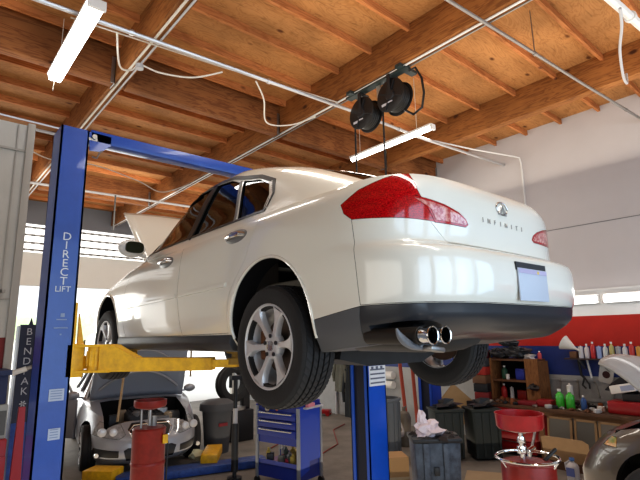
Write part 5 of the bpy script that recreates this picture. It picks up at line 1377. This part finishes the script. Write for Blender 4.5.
    # pegboard strip with tools
    m = MB(); m.box((8.225, 2.0, .80), (8.249, 4.7, 1.10)); m.box((8.21,2.0,1.09),(8.249,4.7,1.115)); tag(m.build('tool_board', mat('board_grey', (.36,.37,.38), .7, noise_amt=.3)), 'grey tool board on the wall behind the bench', 'board')
    for k in range(9):
        y = 2.3+k*.26; m = MB(); m.bar((8.218, y, 1.10), (8.218, y+.04*(k % 3-1), .86), .018, .012, up=(1,0,0)); m.ball((8.208, y, 1.1), .025, 1, sc=(.4,1,1)); tag(m.build('wrench', STEEL), 'steel wrench hanging on the grey tool board', 'wrench', 'wrenches on the tool board')
    # wall shelf with sprays
    S = thing('wall_shelf', 'narrow dark shelf of spray cans on the blue wall band', 'shelf', (8.12, 2.6, 1.46))
    m = MB(); m.box((-.12,-.85,-.02),(.13,.82,.0)); m.build('board', mat('shelf_dark', (.05,.03,.03), .7), S)
    for y in (-.6, .0, .6): m = MB(); m.prism([(-.1,-.02),(.13,-.02),(.13,-.18)], y, y+.02, 'xz'); m.build('bracket', STEEL, S)
    cols = [('white',(.6,.6,.62)),('white',(.62,.6,.6)),('red',(.5,.04,.04)),('pale blue',(.3,.38,.6)),('white',(.6,.62,.6)),('yellow',(.45,.40,.15)),('grey',(.35,.35,.36)),('white',(.6,.6,.6)),('red',(.5,.05,.04)),('orange',(.6,.3,.05)),('white',(.6,.6,.6)),('blue',(.08,.12,.4)),('black',(.03,.03,.03)),('grey',(.3,.3,.32))]
    for k, (nm, col) in enumerate(cols):
        y = 3.18-.088*k; h_ = .19+.06*((k*7) % 3)/2; x = 8.08
        small('spray_can', x, y, 1.461, '%s spray can in the row on the wall shelf' % nm, 'spray can', mat('can_'+nm.replace(' ','_')+str(k), col, .35), 'bottle' if k % 3 else 'can', (.036, h_), 'spray cans on the wall shelf')
    m = MB(); m.lathe([(.012,0),(.018,.06),(.115,.25),(.12,.26),(.11,.25),(.012,.07)], 28, M=Matrix.Rotation(radians(-62), 4, 'X')); o = m.build('funnel', mat('funnel_white', (.68,.66,.60), .5)); o.location = (8.02, 3.18, 1.58); tag(o, 'white plastic funnel lying at the end of the wall shelf', 'funnel')
    m = MB(); m.box((-.05,-.05,0),(.05,.05,.1), bev=.01); o = m.build('parts_box', mat('brown_box', (.2,.1,.05), .7)); o.location = (8.1, 3.3, 1.461); tag(o, 'small brown box under the white funnel', 'box')
    m = MB(); m.tube([(8.16, 3.14, 1.44), (8.16, 3.10, 1.16)], .016, 8); tag(m.build('handle_bar', WHITEP), 'white rod hanging under the wall shelf', 'rod')
    m = MB(); m.tube([(8.14, 3.26, 1.44), (8.14, 3.24, 1.2), (8.14, 3.20, 1.16)], .02, 8); m.tube([(8.14,3.2,1.16),(8.14,3.24,1.05),(8.14,3.19,1.0)], .014, 8); m.tube([(8.14,3.2,1.16),(8.14,3.14,1.07),(8.14,3.14,1.0)], .014, 8); tag(m.build('pliers', BLACKP), 'long black pliers hanging under the wall shelf', 'pliers')
    # gasket plate: white plate with a round hole
    t = bmesh.new(); n = 40; inn = []; out = []
    for k in range(n):
        a = 2*pi*k/n; inn.append((.055*cos(a), -.035+.055*sin(a)))
        sx, sy = cos(a), sin(a); q = 1/max(abs(sx)/.10, abs(sy)/.16); out.append((sx*q, sy*q))
    A = [[t.verts.new((x_, u, v)) for u, v in (ring)] for x_ in (-.008, .008) for ring in (inn, out)]
    for k in range(n):
        j = (k+1) % n
        t.faces.new((A[0][k], A[0][j], A[1][j], A[1][k])); t.faces.new((A[2][j], A[2][k], A[3][k], A[3][j])); t.faces.new((A[0][k], A[2][k], A[2][j], A[0][j])); t.faces.new((A[1][j], A[3][j], A[3][k], A[1][k]))
    m = MB(); m.join(t); m.tube([(-.012,-.07,.13),(-.012,.0,.08),(-.012,.06,.12)], .008, 6, mi=1); m.tube([(-.012,-.05,.02),(-.012,.02,.06)], .008, 6, mi=1); m.lathe([(0,-.006),(.054,-.006),(.054,.0),(0,.0)], 24, (.0,0,-.035), 'x', mi=2)
    o = m.build('gasket_plate', [mat('plate_offwhite', (.55,.54,.52), .5), STEEL, mat('hole_dark_red', (.05,.012,.012), .6)]); o.location = (8.215, 2.90, 1.25); o.rotation_euler = (.22,0,0); tag(o, 'white gasket plate with a dark round hole hung on the wall', 'plate')
    # leaning panels and cardboard in front of the bench
    for k, (y0, y1, mt) in enumerate(((3.15, 3.50, mat('panel_grey', (.13,.13,.12), .6)), (2.82, 3.12, mat('panel_grey2', (.10,.10,.095), .6)), (2.50, 2.80, mat('panel_grey3', (.14,.13,.12), .6)))):
        F = thing('leaning_panel', ['framed grey panel leaning under the bench by the red cabinet', 'framed grey panel leaning under the bench, middle of three', 'framed grey panel leaning under the bench, nearest the raised hood'][k], 'panel', (7.30, (y0+y1)/2, 0)); w = (y1-y0)/2
        M = Matrix.Translation((0,0,0)) @ Matrix.Rotation(radians(9), 4, 'Y')
        m = MB(); m.box((-.005,-w+.02,.02),(.005,w-.02,.64), M=M); m.build('sheet', mt, F)
        m = MB(); m.box((-.012,-w,0),(.012,-w+.03,.66), M=M); m.box((-.012,w-.03,0),(.012,w,.66), M=M); m.box((-.012,-w,.63),(.012,w,.66), M=M); m.build('frame', mat('panel_frame_tan', (.26,.17,.09), .7), F)
    m = MB(); m.prism([(2.86,.12),(3.47,.05),(3.50,.40),(3.45,.42),(2.94,.42),(2.86,.38)], 7.13, 7.15, 'yz', bev=.003); o = m.build('cardboard_sheet', mat('card_light', (.40,.27,.15), .8, noise_amt=.15)); tag(o, 'flat tan cardboard sheet leaning before the bench', 'cardboard')
    m = MB(); m.box((7.12,2.9,0),(7.30,3.4,.11)); tag(m.build('wood_block', mat('dark_timber', (.10,.05,.03), .8)), 'dark timber block on the floor behind the cardboard sheet', 'timber')
    m = MB(); bottle(m, .075, .28); m.box((-.079,-.05,.07),(-.072,.05,.17), 2); m.tube([(0,.03,.24),(0,.09,.2),(0,.08,.12)], .012, 8, mi=0); o = m.build('jug', [mat('jug_white', (.62,.62,.66), .4), c_('blueb', (.05,.13,.35)), mat('jug_label', (.15,.2,.5), .5)]); o.location = (6.72, 2.92, 0); tag(o, 'white jug with a blue label on the floor near the cardboard', 'jug')
    m = MB(); m.tube([(4.75, 2.45, .72), (5.6, 2.75, .95)], .014, 8); tag(m.build('pry_bar', STEEL), 'pale bar slanting between the red drum and the brown car', 'bar')
    # dark bins
    for k, (x, y, s_) in enumerate(((6.57, 4.71, 0), (6.98, 4.33, 0))):
        Bn = thing('storage_bin', ['tall dark bin in front of the tan board, on the blue post side', 'tall dark bin next to the red bench cabinet'][k], 'bin', (x, y, 0), -.65)
        m = MB(); m.prism([(-.20,.03),(.20,.03),(.225,.70),(-.225,.70)], -.2, .2, 'xz', bev=.015)
        for q in range(4): m.box((-.2+q*.12,-.212,.05),(-.17+q*.12,-.2,.68))
        m.build('body', mat('bin_dark_green', (.018,.024,.022), .6), Bn)
        m = MB(); m.box((-.24,-.22,.70),(.24,.22,.74), bev=.01); m.build('lid', _m['bin_dark_green'], Bn)
        m = MB(); m.ball((0,0,.78), .15, 2, sc=(1.2,1,.45), jit=1.3); m.build('load', BLACKP, Bn)
    m = MB(); m.box((-.28,-.02,-.28),(.28,.0,.28)); o = m.build('board', mat('tan_board', (.42,.27,.13), .8, noise_amt=.2)); o.location = (7.30, 5.02, .64); o.rotation_euler = (0, radians(42), radians(-38)); 
    m2 = o; tag(o, 'tan square board standing on its corner behind the dark bins', 'board')
    # stacked boxes at the left end of the bench
    random.seed(8)
    cc = [('dark red', (.22,.02,.02)), ('black', (.02,.02,.022)), ('brown', (.16,.08,.04)), ('red', (.36,.03,.02)), ('dark grey', (.06,.06,.065)), ('maroon', (.12,.01,.015))]
    for k in range(6):
        nm, col = cc[k]; z = .746+k*.14
        m = MB(); m.box((-.13,-.12,0),(.13,.12,.135), bev=.006); o = m.build('parts_box', mat('stackbox_%d' % k, col, .6)); o.location = (7.72+.03*random.random(), 4.72, z); o.rotation_euler = (0,0,random.random()*.3); 
        o.location.z = z; tag(o, '%s box in the stack at the far end of the bench' % nm, 'box')
    m = MB(); m.box((7.44, 4.56, .0), (8.2, 4.9, .745), bev=.01); tag(m.build('side_cabinet', mat('black_cabinet', (.02,.02,.024), .5)), 'black cabinet at the end of the bench under the stacked boxes', 'cabinet')
    m = MB(); m.ball((6.72, 3.98, .0), .1, 1, sc=(1,1,.01)); 
    bpy.data.meshes  # noqa
    m.bm.free()
    m = MB(); m.box((-.55,-.42,0),(.55,.42,.006)); o = m.build('cardboard_mat', mat('floor_card', (.40,.30,.19), .85, noise_amt=.2, nscale=3)); o.location = (5.9, 3.5, .0); o.rotation_euler = (0,0,.5); tag(o, 'tan cardboard spread flat on the floor before the dark bins', 'cardboard')
    # stains / hoses on floor
    m = MB(); m.tube([(5.2, 6.2, .012), (6.0, 6.6, .012), (6.8, 7.6, .012), (7.4, 7.9, .012)], .010, 6); tag(m.build('air_hose', mat('floor_hose_red', (.25,.05,.04), .6)), 'thin dark red hose lying across the floor behind the cart', 'hose')
    m = MB(); m.tube([(5.0, 7.2, .012), (6.2, 7.9, .012), (7.3, 9.0, .012)], .010, 6); tag(m.build('air_hose', _m['floor_hose_red']), 'thin dark red hose on the floor close to the coats', 'hose')
#%%LIGHTS
def camera():
    cd = bpy.data.cameras.new('camera'); cam = bpy.data.objects.new('camera', cd); COL.objects.link(cam)
    cd.sensor_fit = 'HORIZONTAL'; cd.sensor_width = 36; cd.lens = 477.45*36/640; cd.clip_start = .05; cd.clip_end = 300
    yaw, pitch, roll = .7109, .1957, -.0198
    F = Vector((sin(yaw)*cos(pitch), cos(yaw)*cos(pitch), sin(pitch))); R = Vector((cos(yaw), -sin(yaw), 0)); U = R.cross(F)
    R2 = R*cos(roll)+U*sin(roll); U2 = -R*sin(roll)+U*cos(roll)
    M = Matrix(((R2.x, U2.x, -F.x, 0), (R2.y, U2.y, -F.y, 0), (R2.z, U2.z, -F.z, 1.9), (0,0,0,1)))
    cam.matrix_world = M
    scene.camera = cam

def area(name, loc, rot, sx, sy, power, col=(1,1,1)):
    l = bpy.data.lights.new(name, 'AREA'); l.shape = 'RECTANGLE'; l.size = sx; l.size_y = sy; l.energy = power; l.color = col
    o = bpy.data.objects.new(name, l); COL.objects.link(o); o.location = loc; o.rotation_euler = rot
    return o

def lights():
    w = bpy.data.worlds.new('world'); scene.world = w; w.use_nodes = True
    bg = w.node_tree.nodes['Background']; bg.inputs[0].default_value = (.93, .97, 1.0, 1); bg.inputs[1].default_value = 1.25
    TUBE = mat('tube_glow', (1,1,1), .5, emit=(1,.985,.95), es=9)
    # wrap light by the lift
    L = thing('ceiling_light', 'wide glowing wrap light hanging by the lift column', 'light', (.985, 4.94, 4.87))
    m = MB(); m.prism([(-.075,.0),(.075,.0),(.06,-.07),(-.06,-.07)], -.78, .80, 'xz', bev=.008); m.build('diffuser', TUBE, L)
    m = MB(); m.box((-.08, -.80, .0), (.08, .82, .03)); m.box((-.078, -.81, -.07), (.078, -.78, .0)); m.build('housing', WHITEP, L)
    for y in (-.6, .6): m = MB(); m.tube([(0, y, .03), (0, y, .62)], .004, 6); m.build('hanging_cord', WIRE, L)
    m = MB(); m.tube([(0, .81, -.04), (0.0, .86, -.16)], .004, 6); m.build('pull_cord', WIRE, L)
    # slim tube light behind the trunk
    L = thing('tube_light', 'slim glowing tube light hanging beyond the hose reels', 'light', (5.08, 4.3, 4.6))
    m = MB(); m.tube([(.0, -.74, 0), (0, .78, 0)], .032, 14); m.build('tube', TUBE, L)
    m = MB(); m.box((-.045, -.76, .02), (.045, .80, .05)); m.box((-.04, -.78, -.035), (.04, -.745, .04)); m.build('housing', WHITEP, L)
    for y in (-.5, .6): m = MB(); m.tube([(0, y, .05), (0, y, .87)], .004, 6); m.build('hanging_cord', WIRE, L)
    # wall tubes under the ledge
    for i, (y0, y1) in enumerate(((2.88, 4.6), (1.0, 2.80))):
        m = MB(); m.box((8.19, y0, 2.30), (8.25, y1, 2.44), 1); m.tube([(8.18, y0+.02, 2.36), (8.18, y1-.02, 2.36)], .055, 12, 0)
        o = m.build('wall_light', [mat('wall_tube_glow', (1,1,1), .5, emit=(1,.98,.96), es=4.5), WHITEP])
        tag(o, ['glowing strip light on the wall next to the trunk of the white sedan', 'glowing strip light on the wall at the edge of the view'][i], 'light', 'strip lights along the white wall')
    area('fill_down', (2.2, 1.0, 5.0), (0,0,0), .3, 6, 80, (1,.93,.82))
    area('fill_down2', (6.0, 7.0, 5.0), (0,0,0), .3, 6, 80, (1,.93,.82))
    for i in range(4): area('bay_door_light', (-.6+i*2.5, -2.9, 2.3), (radians(90), 0, 0), 1.9, 3.0, 46, (.48,.73,1))
    area('left_fill', (-5.5, 1.2, 2.2), (radians(90), 0, radians(-90)), 6, 3, 90, (1,.96,.88))  # added fill to brighten the sedan's left side, no bay opens here
    area('floor_bounce', (3.4, 3.5, .25), (pi, 0, 0), 9, 8, 110, (1,.86,.68))
    area('ceiling_wash', (5.6, 2.4, 4.45), (pi,0,0), 5.0, 5.0, 70, (1,.88,.72))
    area('ceiling_wash2', (1.5, 5.0, 4.55), (pi,0,0), 4.0, 6.0, 22, (1,.88,.72))
    area('rear_fill', (2.5, 9.5, 4.3), (radians(82), 0, 0), 7, 1.0, 110, (1,.95,.88))
    area('rear_door_light', (2, 13.7, 2.0), (radians(-90), 0, 0), 8, 3, 200, (1,.98,.93))

scene.cycles.use_denoising = True
try: scene.cycles.denoiser = 'OPENIMAGEDENOISE'
except Exception: pass
scene.view_settings.view_transform = 'Standard'
try: scene.view_settings.look = 'Medium High Contrast'
except Exception as e: print('LOOK', e)
scene.view_settings.exposure = 0.0
#%%MAIN
build_room()
build_lift()
build_car()
fittings()
other_cars()
floor_things()
bench_things()
lights()
camera()
